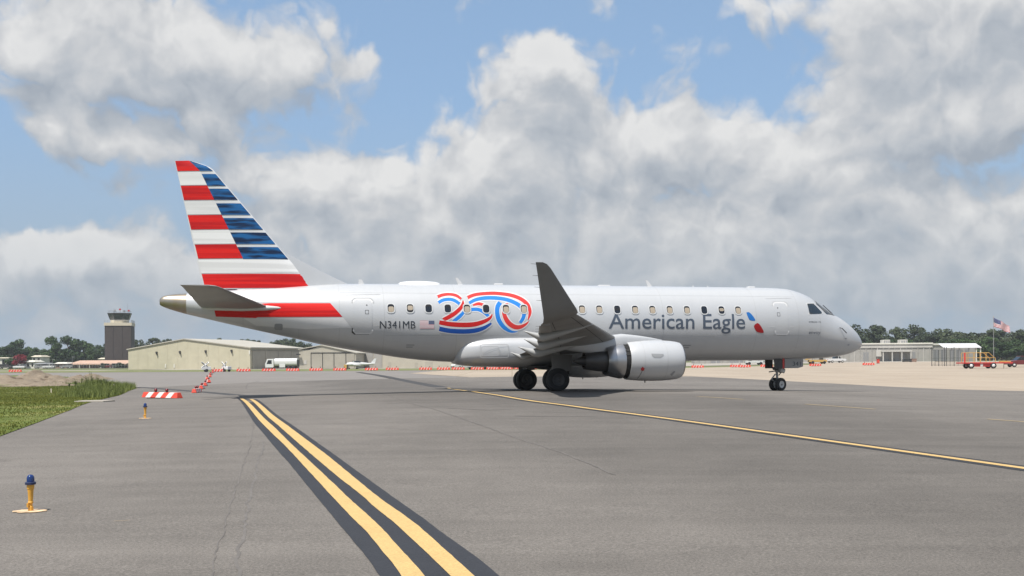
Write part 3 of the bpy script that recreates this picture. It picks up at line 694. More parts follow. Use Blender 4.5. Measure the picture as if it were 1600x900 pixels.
fin = MB().loft([fin_ring(x, 0, .70) for x in FW]).build('fin', 'white_paint', jet, True, sharp=45)
MB().loft([fin_ring(x, .703, 1) for x in FW if x >= 5]).build('rudder', 'white_paint', fin, True, sharp=45)
def map_fin(off): return lambda p: jp(p[0], fin_v(p[0], p[1])+off, p[1])
fz, fz2 = zz(240, 230, 5), zz(240, 400, 5)
FP = lambda z, *ps: [onv(*z(*p), .06) for p in ps]
def clip_fin(poly, inset=.015):
    return [(min(max(p[0], fin_te(p[1])+inset), fin_le(p[1])-inset), p[1]) for p in poly]
def bx_(y): return 325+(y-107)*.489                    # boundary between the red and the blue fields
def ex_(y): return 480+(y-188)*.845                    # forward edge of the blue field
def te_(y): return 162+(y-105)*.243
reds = [(105, 185), (300, 412), (530, 642), (760, 870)]
for a, b in reds: decal('tail_stripe', [clip_fin(FP(fz, (te_(a), a), (bx_(a), a), (bx_(b), b), (te_(b), b)))], 'tail_red', fin, map_fin(.010), .12, .12)
for a, b in ((107, 185), (210, 303), (325, 412), (440, 530), (555, 645), (668, 758), (782, 875)):
    poly = [(bx_(a), a), (ex_(a), a), (ex_(b), b), (bx_(b), b)] if a > 110 else [(bx_(a), a), (385, 107), (418, 120), (448, 148), (476, b), (bx_(b), b)]
    decal('tail_block', [clip_fin(FP(fz, *poly), .05)], 'tail_blue', fin, map_fin(.014), .05, .08)
for a, b in ((195, 295), (420, 525), (650, 755)): decal('white_stripe', [clip_fin(FP(fz, (te_(a), a), (bx_(a), a), (bx_(b), b), (te_(b), b)))], 'tail_white', fin, map_fin(.008), .12, .12)
decal('tail_stripe', [clip_fin(FP(fz2, (375, 140), (1170, 142), (1265, 252), (402, 252)), .02)], 'tail_red', fin, map_fin(.010), .12, .12)
decal('white_stripe', [clip_fin(FP(fz2, (348, 28), (1066, 30), (1150, 132), (372, 134)), .02)], 'tail_white', fin, map_fin(.008), .12, .12)
# dorsal fillet
dA, dB = onv(448, 398, 0), onv(548, 445.5, 0)
rings = []
for j in range(13):
    t = j/12; u = dB[0]+(dA[0]-dB[0])*t; top = dB[1]+(dA[1]+.06-dB[1])*t**1.08; b0 = f_top(u)-.35; hw = .05+.17*t
    rings.append([jp(u, hw*math.cos(a)*(1-.75*max(0, math.sin(a))), (b0 if math.sin(a) < 0 else b0+(top-b0)*math.sin(a))) for a in [2*math.pi*i/16 for i in range(16)]])
MB().loft(rings).build('dorsal_fillet', 'silver_paint', fin, True, sharp=60)
# tail bands carried over the rear fuselage
decal('tail_band', [[puw(*fz2(*p)) for p in [(905, 368), (1380, 368), (1475, 475), (812, 478), (800, 485), (700, 481), (486, 474), (470, 400)]]], 'tail_red', jet, map_uw(.007), .25, .06)
decal('tail_band', [[puw(*fz2(*p)) for p in [(560, 256), (1272, 258), (1372, 360), (900, 362), (600, 350)]]], 'white_paint', jet, map_uw(.006), .25, .06)
decal('tail_band', [[puw(*fz2(*p)) for p in [(700, 484), (1480, 480), (1545, 560), (1200, 572), (800, 545)]]], 'white_paint', jet, map_uw(.006), .25, .06)
decal('vent_port', [[puw(*fz2(*p)) for p in [(945, 535), (955, 529), (1000, 530), (1008, 538), (1008, 572), (1000, 580), (952, 578), (943, 570)]]], 'seam', jet, map_uw(.012), .25, .06)
def prof_surface(name, secs, mt, parent, npt=None):
    """secs: (LE point, TE point, thickness direction, t/c) lofted with a symmetric section"""
    rings = []
    for (le, te, nd, tc_) in secs:
        le, te, nd = Vector(le), Vector(te), Vector(nd).normalized(); ch = (te-le).length
        up = [le.lerp(te, x)+nd*naca(x, tc_)*ch for x in XC]; dn = [le.lerp(te, x)-nd*naca(x, tc_)*ch*.72 for x in XC]
        rings.append(up+dn[-2:0:-1])
    return MB().loft(rings).build(name, mt, parent, True, sharp=45)
for sgn in (1, -1):                                     # tailplanes
    nm = 'tailplane'
    a = prof_surface(nm, [(jp(-11.35, sgn*.35, 3.72), jp(-14.15, sgn*.35, 3.76), (0, 0, 1), .10), (jp(-11.62, sgn*1.0, 3.80), jp(-14.22, sgn*1.0, 3.82), (0, 0, 1), .10), (jp(-13.2, sgn*4.6, 4.27), jp(-14.58, sgn*4.6, 4.30), (0, 0, 1), .09),
                          (jp(-13.36, sgn*4.92, 4.31), jp(-14.63, sgn*4.92, 4.34), (0, 0, 1), .08), (jp(-13.6, sgn*5.02, 4.33), jp(-14.65, sgn*5.02, 4.35), (0, 0, 1), .04)], 'wing_grey', jet)
    MB().loft([[jp(u, sgn*(surf_v(u, 3.7)-.05+r*math.cos(t)), 3.74+.8*r*math.sin(t)) for t in [2*math.pi*i/12 for i in range(12)]] for (u, r) in ((-10.9, .01), (-11.15, .08), (-11.6, .14), (-12.6, .17), (-13.8, .12), (-14.4, .02))]).build('root_fairing', 'light_grey_paint', a, True)
    decal_w = [(-12.35, 3.62), (-12.3, 3.57)]
# ---- wings
def W(v):                                               # leading edge, trailing edge and height of the wing plane
    le = 2.05+(4.2-v)*.5
    te = -1.45 if v < 5.2 else -1.45-(v-5.2)*.253
    z = 2.28+(v-1.4)*.0655
    return le, te, z
def WD(v): return .33+max(0, 10-v)*.025                # how far the trailing edge sits below the leading edge
def WZ(v, u):
    le, te, z = W(v); return z-WD(v)*min(1, max(0, (le-u)/(le-te)))
def wing(sgn):
    secs = []
    for v in (.9, 1.4, 2.5, 4.2, 5.2, 7, 9, 11, 12.2, 12.7):
        le, te, z = W(v); secs.append((jp(le, sgn*v, z), jp(te, sgn*v, z-WD(v)), (0, 0, 1), .135-.003*v))
    wg = prof_surface('wing', secs, 'wing_grey', jet)
    le, te, z = W(12.7)
    tip_te, tip_le = onv(837, 409.5, 14.1), onv(853, 410.5, 14.1)
    base = (le, te, z)
    ws_ = []
    for t, vv, zz_ in ((0, 12.7, 0), (.10, 12.98, .03), (.2, 13.2, .14), (.3, 13.34, .32), (.45, 13.5, None), (.7, 13.78, None), (.9, 14.0, None), (.97, 14.07, None), (1, 14.1, None)):
        zt = tip_te[1]
        zc = z+zz_ if zz_ is not None else z+.32+(zt-z-.32)*(t-.3)/.7
        q = (zc-z)/(zt-z)
        l_ = le+(tip_le[0]-le)*q**.95 - (0 if t < .93 else .10*(t-.93)/.07)
        if t < .3: l_ = le-.30*q/.2
        else: l_ = (le-.30*.14/.2)+(tip_le[0]+.03-(le-.30*.14/.2))*((q-.14)/.86) - (.12 if t == 1 else .03 if t > .95 else 0)
        t_ = te+(tip_te[0]-te)*q
        cant = R_([0, 15, 40, 58, 68, 68, 68, 68, 68][[0, .10, .2, .3, .45, .7, .9, .97, 1].index(t)])
        ws_.append((jp(l_, sgn*vv, zc), jp(t_, sgn*vv, zc-(WD(12.7)*(1-q))), jp(0, -sgn*math.sin(cant), math.cos(cant)), .095))
    wl = prof_surface('winglet', ws_, 'wing_shade_grey', wg)
    for q in (.0, .35, .65, .95):
        a_, b_ = Vector(ws_[4][1]), Vector(ws_[8][1]); p_ = a_.lerp(b_, q); MB().cyl(p_, p_+Vector((-.16, 0, .01)), .007, .004, 5).build('static_wick', 'gear_dark', wl)
    for v in (10.4, 11.3, 12.2):
        le_, te_q, z_ = W(v); MB().cyl(jp(te_q, sgn*v, z_-WD(v)), jp(te_q-.17, sgn*v, z_-WD(v)-.01), .007, .004, 5).build('static_wick', 'gear_dark', wg)
    # flap and aileron edges: proud strips along the lower surface
    for va, vb, nm in ((1.9, 5.0, 'flap'), (5.15, 9.7, 'flap'), (9.85, 12.4, 'aileron')):
        r = []
        for v in (va, vb):
            le, te, z = W(v); c = le-te; x0 = te+c*.24
            zb_ = WZ(v, x0); zt_ = z-WD(v); r.append([jp(x0, sgn*v, zb_-.045-.012*c), jp(te+.02, sgn*v, zt_-.03), jp(te-.05, sgn*v, zt_-.012), jp(x0, sgn*v, zb_-.02)])
        MB().loft(r).build(nm, 'wing_grey', wg)
    # panel joints under the wing
    def under(v, x):
        le, te, z = W(v); ch = le-te; return jp(le-ch*x, sgn*v, z-WD(v)*x-naca(x, .135-.003*v)*ch*.72-.006)
    for (va, vb, xa, xb) in ((1.8, 12.6, .14, .16), (1.8, 12.6, .68, .70)):
        n = 14; vs = []
        for i in range(n+1):
            v = va+(vb-va)*i/n; vs += [under(v, xa), under(v, xa+.022/(W(v)[0]-W(v)[1])*1.2)]
        MB().add(vs, [(2*i, 2*i+1, 2*i+3, 2*i+2) for i in range(n)]).build('panel_joint', 'dark_seam', wg)
    for v in (5.1, 6.6, 8.6, 9.8, 11.2, 12.6):
        n = 10; vs = []
        for i in range(n+1):
            x = .03+.93*i/n; vs += [under(v, x), under(v+.022, x)]
        MB().add(vs, [(2*i, 2*i+1, 2*i+3, 2*i+2) for i in range(n)]).build('panel_joint', 'dark_seam', wg)
    # flap track fairings
    for v, L0, drop, aft in ((2.35, 1.4, .24, .42), (4.6, 2.3, .36, .66), (7.25, 2.1, .34, .56), (9.8, 1.9, .30, .58)):
        le, te, z = W(v); rr = []
        for j in range(15):
            t = j/14; u = te+L0-(L0+aft)*t
            tk = L0/(L0+aft)-.04; q_ = (max(.0, t)/tk)**.75 if t < tk else max(0, 1-(t-tk)/(1-tk)); h = .012+drop*q_; hw = .006+.17*q_**.8
            zt = WZ(v, u)-.02*(1-t)+(.09*(te-u)/aft if u < te else 0); zb = zt-h
            rr.append([jp(u, sgn*(v+hw*math.cos(a)), (zt+zb)/2+(zt-zb)/2*math.sin(a)) for a in [2*math.pi*i/12 for i in range(12)]])
        MB().loft(rr).build('flap_track_fairing', 'fairing_grey', wg, True)
    return wg
wings = [wing(1), wing(-1)]
# ---- engines
def engine(sgn):
    v, z = 4.2, 1.53; c = jp(0, sgn*v, z)
    prof = [(4.62, .60), (4.70, .60), (4.775, .625), (4.81, .665), (4.80, .70), (4.74, .735), (4.6, .768), (4.35, .80), (4.0, .822), (3.6, .83), (3.2, .822), (2.85, .80), (2.5, .765), (2.47, .755), (2.47, .72), (2.7, .71)]
    nac = MB().lathe(prof[4:], c, 'X', 64).build('engine_nacelle', 'silver_paint', jet, True, sharp=50)
    MB().lathe(prof[:6], c, 'X', 64).build('inlet_lip', 'lip_metal', nac, True)
    MB().lathe([(4.62, .60), (4.3, .58), (4.0, .585)], c, 'X', 48).build('inlet_duct', 'wing_grey', nac, True)
    fan = MB().lathe([(4.0, .585), (3.99, .02)], c, 'X', 48).build('fan_back', 'hollow_black', nac)
    MB().lathe([(4.42, .005), (4.35, .07), (4.2, .15), (4.05, .20)], c, 'X', 24).build('spinner', 'gear_dark', nac, True)
    cy, cz = c[1], c[2]
    for k in range(22):
        a = 2*math.pi*k/22; b = a+.16
        MB().quad((4.10, cy+.19*math.cos(a), cz+.19*math.sin(a)), (4.10, cy+.575*math.cos(a), cz+.575*math.sin(a)), (4.02, cy+.575*math.cos(b+.05), cz+.575*math.sin(b+.05)), (4.02, cy+.19*math.cos(b+.12), cz+.19*math.sin(b+.12))).build('fan_blade', 'fan_blade', fan)
    # translating sleeve drawn back: dark cascade ring, then the bare sleeve and core nozzle
    MB().lathe([(2.62, .70), (2.24, .685), (2.24, .5)], c, 'X', 48).build('cascade_ring', 'hollow_black', nac, True, sharp=40)
    for k in range(10): 
        a = R_(20+14*k); MB().box(2.26, 2.46, cy-.02, cy+.02, cz-.02, cz+.02).build('cascade_vane', 'hub_dark', nac).matrix_basis = Matrix.Translation((0, (.70*math.cos(a)*-sgn), .70*math.sin(a)-.0))
    MB().lathe([(2.30, .60), (2.28, .715), (2.20, .722), (1.9, .66), (1.6, .585), (1.58, .57), (1.7, .55)], c, 'X', 56).build('thrust_sleeve', 'bare_metal', nac, True, sharp=40)
    MB().lathe([(1.7, .44), (1.3, .42), (.75, .34), (.70, .33), (.72, .30)], c, 'X', 40).build('core_nozzle', 'core_metal', nac, True, sharp=40)
    MB().lathe([(1.0, .22), (.6, .17), (.25, .03)], c, 'X', 24).build('exhaust_plug', 'core_metal', nac, True)
    for u in (3.02, 3.98):                              # cowl joints
        r = .832 if u < 3.5 else .8235
        r = {3.02: .812, 3.98: .8235}[u]
        MB().lathe([(u-.008, r+.004), (u+.008, r+.004)], c, 'X', 64).build('cowl_joint', 'soft_seam', nac, True)
    if sgn > 0:
        def nmap(off):
            def f(p):
                dzv = p[1]-z; rad = 0
                for (a0, r0), (a1, r1) in zip(prof[4:], prof[5:13]):
                    if a1 <= p[0] <= a0: rad = r0+(r1-r0)*(p[0]-a0)/(a1-a0)
                return jp(p[0], v+math.sqrt(max(0, (rad+off)**2-dzv*dzv)), p[1])
            return f
        px = lambda x, y: onv(x, y, v+.8)
        decal('vent_scoop', [[px(1018, 552.5), px(1036.5, 553), px(1037.5, 555.5), px(1032, 559.3), px(1022, 559), px(1018.5, 556)]], 'seam', nac, nmap(.008), .1, .05)
        decal('latch_mark', [[px(1004.5, 573), px(1008, 576), px(1007, 579.5), px(1003, 579), px(1002, 576)]], 'red_dot', nac, nmap(.008), .1, .05)
        decal('cowl_split', [[px(1004.8, 578), px(1005.6, 578), px(1002.2, 592), px(1001.4, 592)]], 'dark_seam', nac, nmap(.008), .1, .03)
        decal('drain_panel', [[px(1050, 585), px(1055, 579.5), px(1057, 581), px(1054, 588)]], 'seam', nac, nmap(.008), .1, .05)
    # pylon and strake fairing over the nacelle
    rr = []
    for u, hw, zt, zb in ((4.05, .02, 2.37, 2.25), (3.6, .11, 2.46, 2.2), (3.0, .18, 2.55, 2.1), (2.3, .22, 2.62, 1.9), (1.4, .22, 2.52, 1.75), (.4, .18, 2.42, 1.9), (-.8, .05, 2.38, 2.1)):
        rr.append([jp(u, sgn*(v+hw*math.copysign(abs(math.cos(a))**.6, math.cos(a))), (zt+zb)/2+(zt-zb)/2*math.copysign(abs(math.sin(a))**.7, math.sin(a))) for a in [2*math.pi*i/16 for i in range(16)]])
    MB().loft(rr).build('pylon', 'silver_paint', nac, True, sharp=60)
    MB().cyl(jp(3.3, sgn*v, z-.80), jp(3.3, sgn*v, z-.90), .03, .02, 8).build('drain_mast', 'gear_dark', nac)
engine(1); engine(-1)
# ---- landing gear
def wheel(parent, u, v, w, r, wd, rz=0, hub='hub_dark', piv=None):
    q = wd/2
    prof = [(-q*.72, r*.52), (-q*.95, r*.60), (-q, r*.78), (-q*.86, r*.93), (-q*.55, r*.99), (0, r), (q*.55, r*.99), (q*.86, r*.93), (q, r*.78), (q*.95, r*.60), (q*.72, r*.52)]
    hp = [(-q*.70, .01), (-q*.74, r*.12), (-q*.45, r*.20), (-q*.5, r*.38), (-q*.82, r*.50), (-q*.75, r*.55), (q*.75, r*.55), (q*.82, r*.50), (q*.5, r*.38), (q*.45, r*.20), (q*.74, r*.12), (q*.70, .01)]
    for nm, pr, mt_ in (('tyre', prof, 'rubber'), ('wheel_hub', hp, hub)):
        o = MB().lathe(pr, (0, 0, 0), 'Y', 40).build(nm, mt_, parent, True, sharp=40)
        o.location = jp(u, v, w); o.rotation_euler = (0, 0, rz)
def gzj(u, v): p = to_world(u, v, 0); return gz(p.x, p.y)
for sgn in (1, -1):
    lg = MB(); cv = 2.6*sgn; ax = gzj(0, cv)+.475
    lg.cyl(jp(.05, cv, 2.2), jp(.02, cv, 1.25), .13, .13, 16).cyl(jp(.02, cv, 1.25), jp(0, cv, ax), .085, .085, 14).cyl(jp(0, cv-.36, ax), jp(0, cv+.36, ax), .07, .07, 12)
    gear = lg.build('main_landing_gear', 'gear_metal', jet, True, sharp=40)
    wheel(gear, 0, cv+.29, gzj(0, cv+.29)+.472, .482, .33); wheel(gear, 0, cv-.29, gzj(0, cv-.29)+.472, .482, .33)
    MB().tube([jp(.05, cv, 1.45), jp(.1, sgn*1.5, 1.9)], .06, 8).build('side_brace', 'gear_metal', gear)
    MB().tube([jp(-.12, cv, 1.3), jp(-.32, cv, 1.0), jp(-.08, cv, ax+.05)], .035, 8).build('torque_link', 'gear_metal', gear)
    MB().prism([(-.22, 1.05), (.55, 1.12), (.62, 1.78), (-.28, 1.82)], 'XZ', -sgn*(2.6+.30)-.02, -sgn*(2.6+.30)+.02).build('gear_door', 'wing_shade_grey', gear)
    MB().tube([jp(.02, cv+.12, 1.5), jp(-.1, cv+.16, 1.1), jp(0, cv+.1, ax+.1)], .014, 5).build('brake_line', 'gear_dark', gear)
    MB().lathe([(-.42, .30), (.42, .30)], jp(0, cv, gzj(0, cv)+.475), 'Y', 20).build('brake_pack', 'gear_dark', gear, True)
# black slab, its colour standing in for shade inside the wheel wells
MB().box(-.75, .75, -2.3, 2.3, 1.24, 1.32).build('wheel_well', 'hollow_black', jet)
NU = 11.42; NS = R_(19)
ngz = gzj(NU, 0); nax = ngz+.30
ng = MB().cyl(jp(NU-.12, 0, 1.75), jp(NU-.03, 0, .95), .085, .085, 14).cyl(jp(NU-.03, 0, .95), jp(NU, 0, nax), .055, .055, 12).build('nose_landing_gear', 'gear_metal', jet, True, sharp=40)
dv = Vector((math.sin(NS), -math.cos(NS), 0))           # starboard axle direction in the jet frame, steered to port
for k in (1, -1):
    p = Vector((NU, 0, nax))+Vector((-math.sin(NS)*-k*.19, -k*.19*math.cos(NS), 0))
    wheel(ng, p.x, -p.y, nax+.0, .305, .19, NS, 'hub_white')
MB().cyl((NU-math.sin(NS)*-.3, -.3*math.cos(NS), nax), (NU+math.sin(NS)*-.3, .3*math.cos(NS), nax), .04, .04, 10).build('axle', 'gear_metal', ng)
MB().tube([jp(NU-.12, .02, .86), jp(NU-.34, .05, .62), jp(NU-.06, .03, nax+.06)], .03, 8).build('torque_link', 'gear_metal', ng)
MB().tube([jp(NU-.05, .1, 1.02), jp(NU-.45, .14, .97), jp(NU-.50, .14, .965)], .028, 8).build('tow_fitting', 'gear_metal', ng)
MB().cyl(jp(NU+.08, .12, 1.05), jp(NU+.27, .14, 1.0), .09, .115, 14).build('taxi_light', 'hub_white', ng, True, sharp=40)
MB().cyl(jp(NU+.08, -.12, 1.05), jp(NU+.27, -.14, 1.0), .09, .115, 14).build('taxi_light', 'hub_white', ng, True, sharp=40)
MB().tube([jp(NU-.02, .1, 1.35), jp(NU+.28, .08, 1.1), jp(NU+.02, .08, .8)], .022, 6).build('steering_link', 'gear_dark', ng)
MB().cyl(jp(NU-.10, -.16, 1.12), jp(NU-.10, .16, 1.12), .08, .08, 12).build('steering_actuator', 'gear_dark', ng, True, sharp=40)
nd = MB().prism([(NU+.13, 1.13), (NU+.78, 1.13), (NU+1.05, 1.20), (NU+1.05, 1.56), (NU+.13, 1.56)], 'XZ', -.47, -.44).build('gear_door', 'wing_grey', ng)
MB().prism([(NU+.13, 1.13), (NU+.78, 1.13), (NU+1.05, 1.20), (NU+1.05, 1.56), (NU+.13, 1.56)], 'XZ', .44, .47).build('gear_door', 'wing_grey', ng)
MB().prism([(NU+.02, 1.12), (NU+.10, 1.12), (NU+.10, 1.58), (NU+.02, 1.58)], 'XZ', -.48, -.44).build('door_edge', 'cart_red', ng)
for s_ in (-.46, .44): MB().prism([(NU-.40, 1.12), (NU-.01, 1.12), (NU-.01, 1.56), (NU-.40, 1.56)], 'XZ', s_, s_+.02).build('rear_gear_door', 'gear_dark', ng)
MB().tube([jp(6.15, 0, 1.52), jp(5.95, 0, 1.25), jp(5.93, 0, 1.22)], .04, 6).build('belly_antenna', 'red_dot', jet)
MB().prism([(6.35, 1.52), (6.1, 1.52), (5.78, 1.22), (5.88, 1.22)], 'XZ', -.015, .015).build('belly_antenna', 'gear_dark', jet)

# ---- lettering and emblems on the skin
def text_bm(body, bold=0.0):
    cu = bpy.data.curves.new('t', 'FONT'); cu.body = body; cu.offset = bold; cu.resolution_u = 4
    o = bpy.data.objects.new('t', cu); COL.objects.link(o)
    dg = bpy.context.evaluated_depsgraph_get(); dg.update()
    me = bpy.data.meshes.new_from_object(o.evaluated_get(dg)); COL.objects.unlink(o); bpy.data.objects.remove(o); bpy.data.curves.remove(cu)
    bm = bmesh.new(); bm.from_mesh(me); bpy.data.meshes.remove(me); bmesh.ops.triangulate(bm, faces=bm.faces); return bm
def fit(bm, u0, u1, w0, w1, base=None):
    xs = [v.co.x for v in bm.verts]; ys = [v.co.y for v in bm.verts]; a, b = min(xs), max(xs); c, d_ = min(ys), max(ys)
    for v in bm.verts: v.co = Vector((u0+(v.co.x-a)/(b-a)*(u1-u0), w0+(v.co.y-c)/(d_-c)*(w1-w0), 0))
    return bm
def letter(name, body, x0, y0, x1, y1, mt, bold=0.0, dw=.06):
    (u0, w1), (u1, w0) = puw(x0, y0), puw(x1, y1)
    return decal_bm(name, fit(text_bm(body, bold), u0, u1, w0, w1), mt, jet, map_uw(.009), .25, dw)
letter('registration', 'N341MB', 593.5, 501.5, 649, 513.5, 'letter_dark', .0)
letter('airline_name', 'American Eagle', 950.5, 489.5, 1163.5, 521.5, 'letter_slate', .006)
letter('operator_name', 'envoy', 1264, 518.2, 1281.5, 524, 'letter_slate', .0)
letter('operator_line', 'operated by', 1264.5, 513, 1275.5, 515, 'soft_seam', .0)
letter('type_name', 'EMBRAER 175', 1264, 502, 1282.5, 504, 'letter_dark', .0)
bmn = fit(text_bm('341', 0), NU+.52, NU+.92, 1.24, 1.43); decal_bm('fleet_number', bmn, 'letter_dark', nd, lambda p: (p[0], -.476, p[1]), 9, 9, False)
(u0, w1), (u1, w0) = puw(656, 501), puw(678.5, 513.5)
ff = decal('flag_emblem', [[(u0, w0), (u1, w0), (u1, w1), (u0, w1)]], 'tail_white', jet, map_uw(.007))
dh = (w1-w0)/13
for k in range(7): decal('flag_stripe', [[(u0, w0+2*k*dh), (u1 if k < 4 else u1-.42*(u1-u0), w0+2*k*dh), (u1 if k < 4 else u1-.42*(u1-u0), w0+(2*k+1)*dh), (u0, w0+(2*k+1)*dh)]], 'flag_pink', ff, map_uw(.009))
decal('flag_canton', [[(u1-.40*(u1-u0), w0+6*dh), (u1, w0+6*dh), (u1, w1), (u1-.40*(u1-u0), w1)]], 'flag_navy', ff, map_uw(.009))
zE = zz(930, 470, 5.926)
decal('emblem', [[puw(*zE(*p)) for p in smooth_path([(1398, 108), (1425, 107), (1455, 135), (1482, 180), (1445, 182), (1425, 172), (1410, 140), (1398, 108)], 4)[:-1]]], 'emblem_blue', jet, map_uw(.009))
decal('emblem', [[puw(*zE(*p)) for p in smooth_path([(1500, 206), (1525, 222), (1560, 292), (1505, 291), (1482, 268), (1470, 238), (1480, 218), (1500, 206)], 4)[:-1]]], 'emblem_red', jet, map_uw(.009))
# the ribbon numeral: each stroke is a printed band with a white outline
zR = zz(670, 440, 8.889)
def stroke_poly(pts, n=6):
    c = smooth_path(pts, n); L, Rt = [], []
    for i, (x, y, wd) in enumerate(c):
        a, b = c[max(i-1, 0)], c[min(i+1, len(c)-1)]; dx, dy = b[0]-a[0], b[1]-a[1]; ln = math.hypot(dx, dy) or 1; nx, ny = -dy/ln, dx/ln
        L.append((x+nx*wd/2, y+ny*wd/2)); Rt.append((x-nx*wd/2, y-ny*wd/2))
    return L, Rt
def ribbon(pts, mt, off, out=28, shear=None):
    for nm, mt_, extra, o_ in (('ribbon_outline', 'white_paint', out, off-.0025), ('ribbon_band', mt, 0, off)):
        L, Rt = stroke_poly([(x, y, wd*1.10+extra) for x, y, wd in pts])
        LU = [puw(*zR(*p)) for p in L]; RU = [puw(*zR(*p)) for p in Rt]; n = len(LU)
        bm = bmesh.new(); va = [bm.verts.new((*p, 0)) for p in LU]; vb = [bm.verts.new((*p, 0)) for p in RU]
        for i in range(n-1):
            try: bm.faces.new((va[i], va[i+1], vb[i+1], vb[i]))
            except ValueError: pass
        decal_bm(nm, bm, mt_, jet, map_uw(o_), 9, .05)
ribbon([(560, 298, 40), (650, 252, 44), (780, 228, 48), (930, 228, 48), (1080, 250, 48), (1200, 296, 50), (1280, 352, 52), (1322, 430, 50), (1308, 510, 46), (1268, 572, 38)], 'ribbon_blue', .0095)
ribbon([(538, 222, 46), (650, 180, 42), (850, 162, 44), (1000, 168, 44), (1150, 192, 46), (1275, 240, 48), (1362, 310, 50), (1402, 395, 42), (1400, 460, 34), (1378, 530, 14)], 'ribbon_red', .0105)
ribbon([(990, 288, 60), (955, 350, 56), (950, 440, 56), (975, 540, 56), (1040, 630, 52), (1120, 685, 38), (1180, 698, 22), (1235, 692, 6)], 'ribbon_blue', .0125)
ribbon([(1098, 306, 18), (1062, 330, 36), (1040, 400, 44), (1058, 490, 54), (1110, 575, 60), (1190, 628, 58), (1270, 630, 48), (1345, 592, 30), (1388, 552, 10)], 'ribbon_red', .0135)
ribbon([(590, 388, 44), (680, 386, 44), (760, 420, 46), (828, 482, 40)], 'ribbon_blue', .0095)
ribbon([(612, 328, 22), (690, 308, 40), (760, 326, 34), (805, 350, 20)], 'ribbon_red', .0105)
ribbon([(135, 292, 42), (200, 256, 42), (290, 246, 42), (360, 264, 42), (425, 308, 40)], 'ribbon_blue', .0095)
ribbon([(122, 210, 42), (200, 184, 40), (290, 176, 36), (380, 194, 38), (450, 240, 30)], 'ribbon_red', .0105)
ribbon([(498, 396, 26), (462, 450, 42), (400, 508, 46), (338, 552, 40)], 'ribbon_blue', .0115)
ribbon([(474, 262, 14), (470, 315, 36), (430, 380, 48), (330, 462, 52), (200, 532, 50)], 'ribbon_red_dark', .0125)
ribbon([(145, 655, 58), (300, 684, 58), (500, 692, 58), (650, 678, 56), (770, 640, 46), (868, 578, 26)], 'ribbon_blue_dark', .0140)
ribbon([(145, 566, 54), (300, 592, 58), (500, 602, 60), (650, 590, 58), (780, 548, 48), (855, 500, 32), (880, 452, 14)], 'ribbon_red_dark', .0150)

# ------------------------------------------------------------------ taxiway edge lights
def edge_light(px, py, label, rz):
    x, y = G(px, py); r = thing('taxiway_light', label, 'taxiway light', (x, y, gz(x, y)), rz, 'blue taxiway edge lights')
    rim = [(0.15*math.cos(a)*(1+.22*random.uniform(-1, 1)), .12*math.sin(a)*(1+.22*random.uniform(-1, 1))) for a in [2*math.pi*i/22 for i in range(22)]]
    MB().prism(rim, 'XY', .003, .012).build('base_plate', 'light_base', r, bevel=.005)
    MB().lathe([(.014, .026), (.05, .026), (.055, .019), (.085, .019), (.09, .027), (.10, .027), (.105, .022), (.20, .027), (.235, .032), (.238, .036), (.278, .036)], (0, 0, 0), 'Z', 20).build('post', 'light_orange', r, True, sharp=40)
    MB().box(-.032, -.016, -.036, -.016, .05, .09).build('clamp', 'light_orange', r)
    MB().lathe([(.276, .03), (.277, .050), (.280, .053), (.300, .053), (.304, .048), (.304, .02)], (0, 0, 0), 'Z', 20).build('collar', 'light_collar', r, True, sharp=40)
    MB().lathe([(.302, .037), (.345, .037), (.362, .032), (.374, .020), (.379, .003)], (0, 0, 0), 'Z', 20).build('lens', 'lens_blue', r, True)
edge_light(48, 799.5, 'blue lens taxiway light on orange post, the nearer one by the bottom left corner', .25)
edge_light(227, 654, 'small distant blue taxiway light on orange post beyond the near one', -.2)

# ------------------------------------------------------------------ barricades
def barricade(label, n_seg=7, L=2.44, lamps=(-.42, .34), white=1.0):
    r = thing('barricade', label, 'barricade', group='orange and white low barricades'); sl = .10
    ws_l = [1.0 if i % 2 == 0 else white for i in range(n_seg)]; xs = [-L/2+L*sum(ws_l[:i])/sum(ws_l) for i in range(n_seg+1)]
    for i in range(n_seg):
        a, b = xs[i], xs[i+1]; sa, sb = (0 if i == 0 else sl), (0 if i == n_seg-1 else sl)
        ea, eb = (.06 if i == 0 else 0), (.06 if i == n_seg-1 else 0)
        vs = [(a-sa+ea*0, -.15, .03), (b-sb, -.15, .03), (b-sb, .15, .03), (a-sa, .15, .03), (a+sa+ea, -.085, .255), (b+sb-eb, -.085, .255), (b+sb-eb, .085, .255), (a+sa+ea, .085, .255)]
        MB().add(vs, [(0, 3, 2, 1), (4, 5, 6, 7), (0, 1, 5, 4), (1, 2, 6, 5), (2, 3, 7, 6), (3, 0, 4, 7)]).build('body_segment', 'barricade_orange' if i % 2 == 0 else 'barricade_white', r, bevel=.012)
    for x in (-.72, -.05, .62): MB().box(x-.16, x+.16, -.13, .13, 0, .032).build('foot', 'rubber', r)
    for x in lamps:
        lp = MB().cyl((x, 0, .25), (x, 0, .30), .05, .05, 10).build('lamp_mount', 'gear_dark', r)
        MB().lathe([(.30, .062), (.36, .066), (.40, .05), (.415, .01)], (x, 0, 0), 'Z', 12).build('lamp', 'lamp_red', lp, True)
    return r
def ground_put(o, px, py, rz):
    x, y = G(px, py); o.location = (x, y, gz(x, y)); o.rotation_euler = (0, 0, rz)
b0 = barricade('orange and white striped barricade lying alone beside the far taxiway light')
ground_put(b0, 253, 622.5, R_(-36))
b1 = barricade('orange and white barricade, first from left in the far row behind the jet', 9, 2.44, (-.8, .8), white=.22)
def cop2(px, py, rz, label):
    x, y = G(px, py); return dup(b1, (x, y, gz(x, y)), rz, label, (1, 1.2, 1.9))
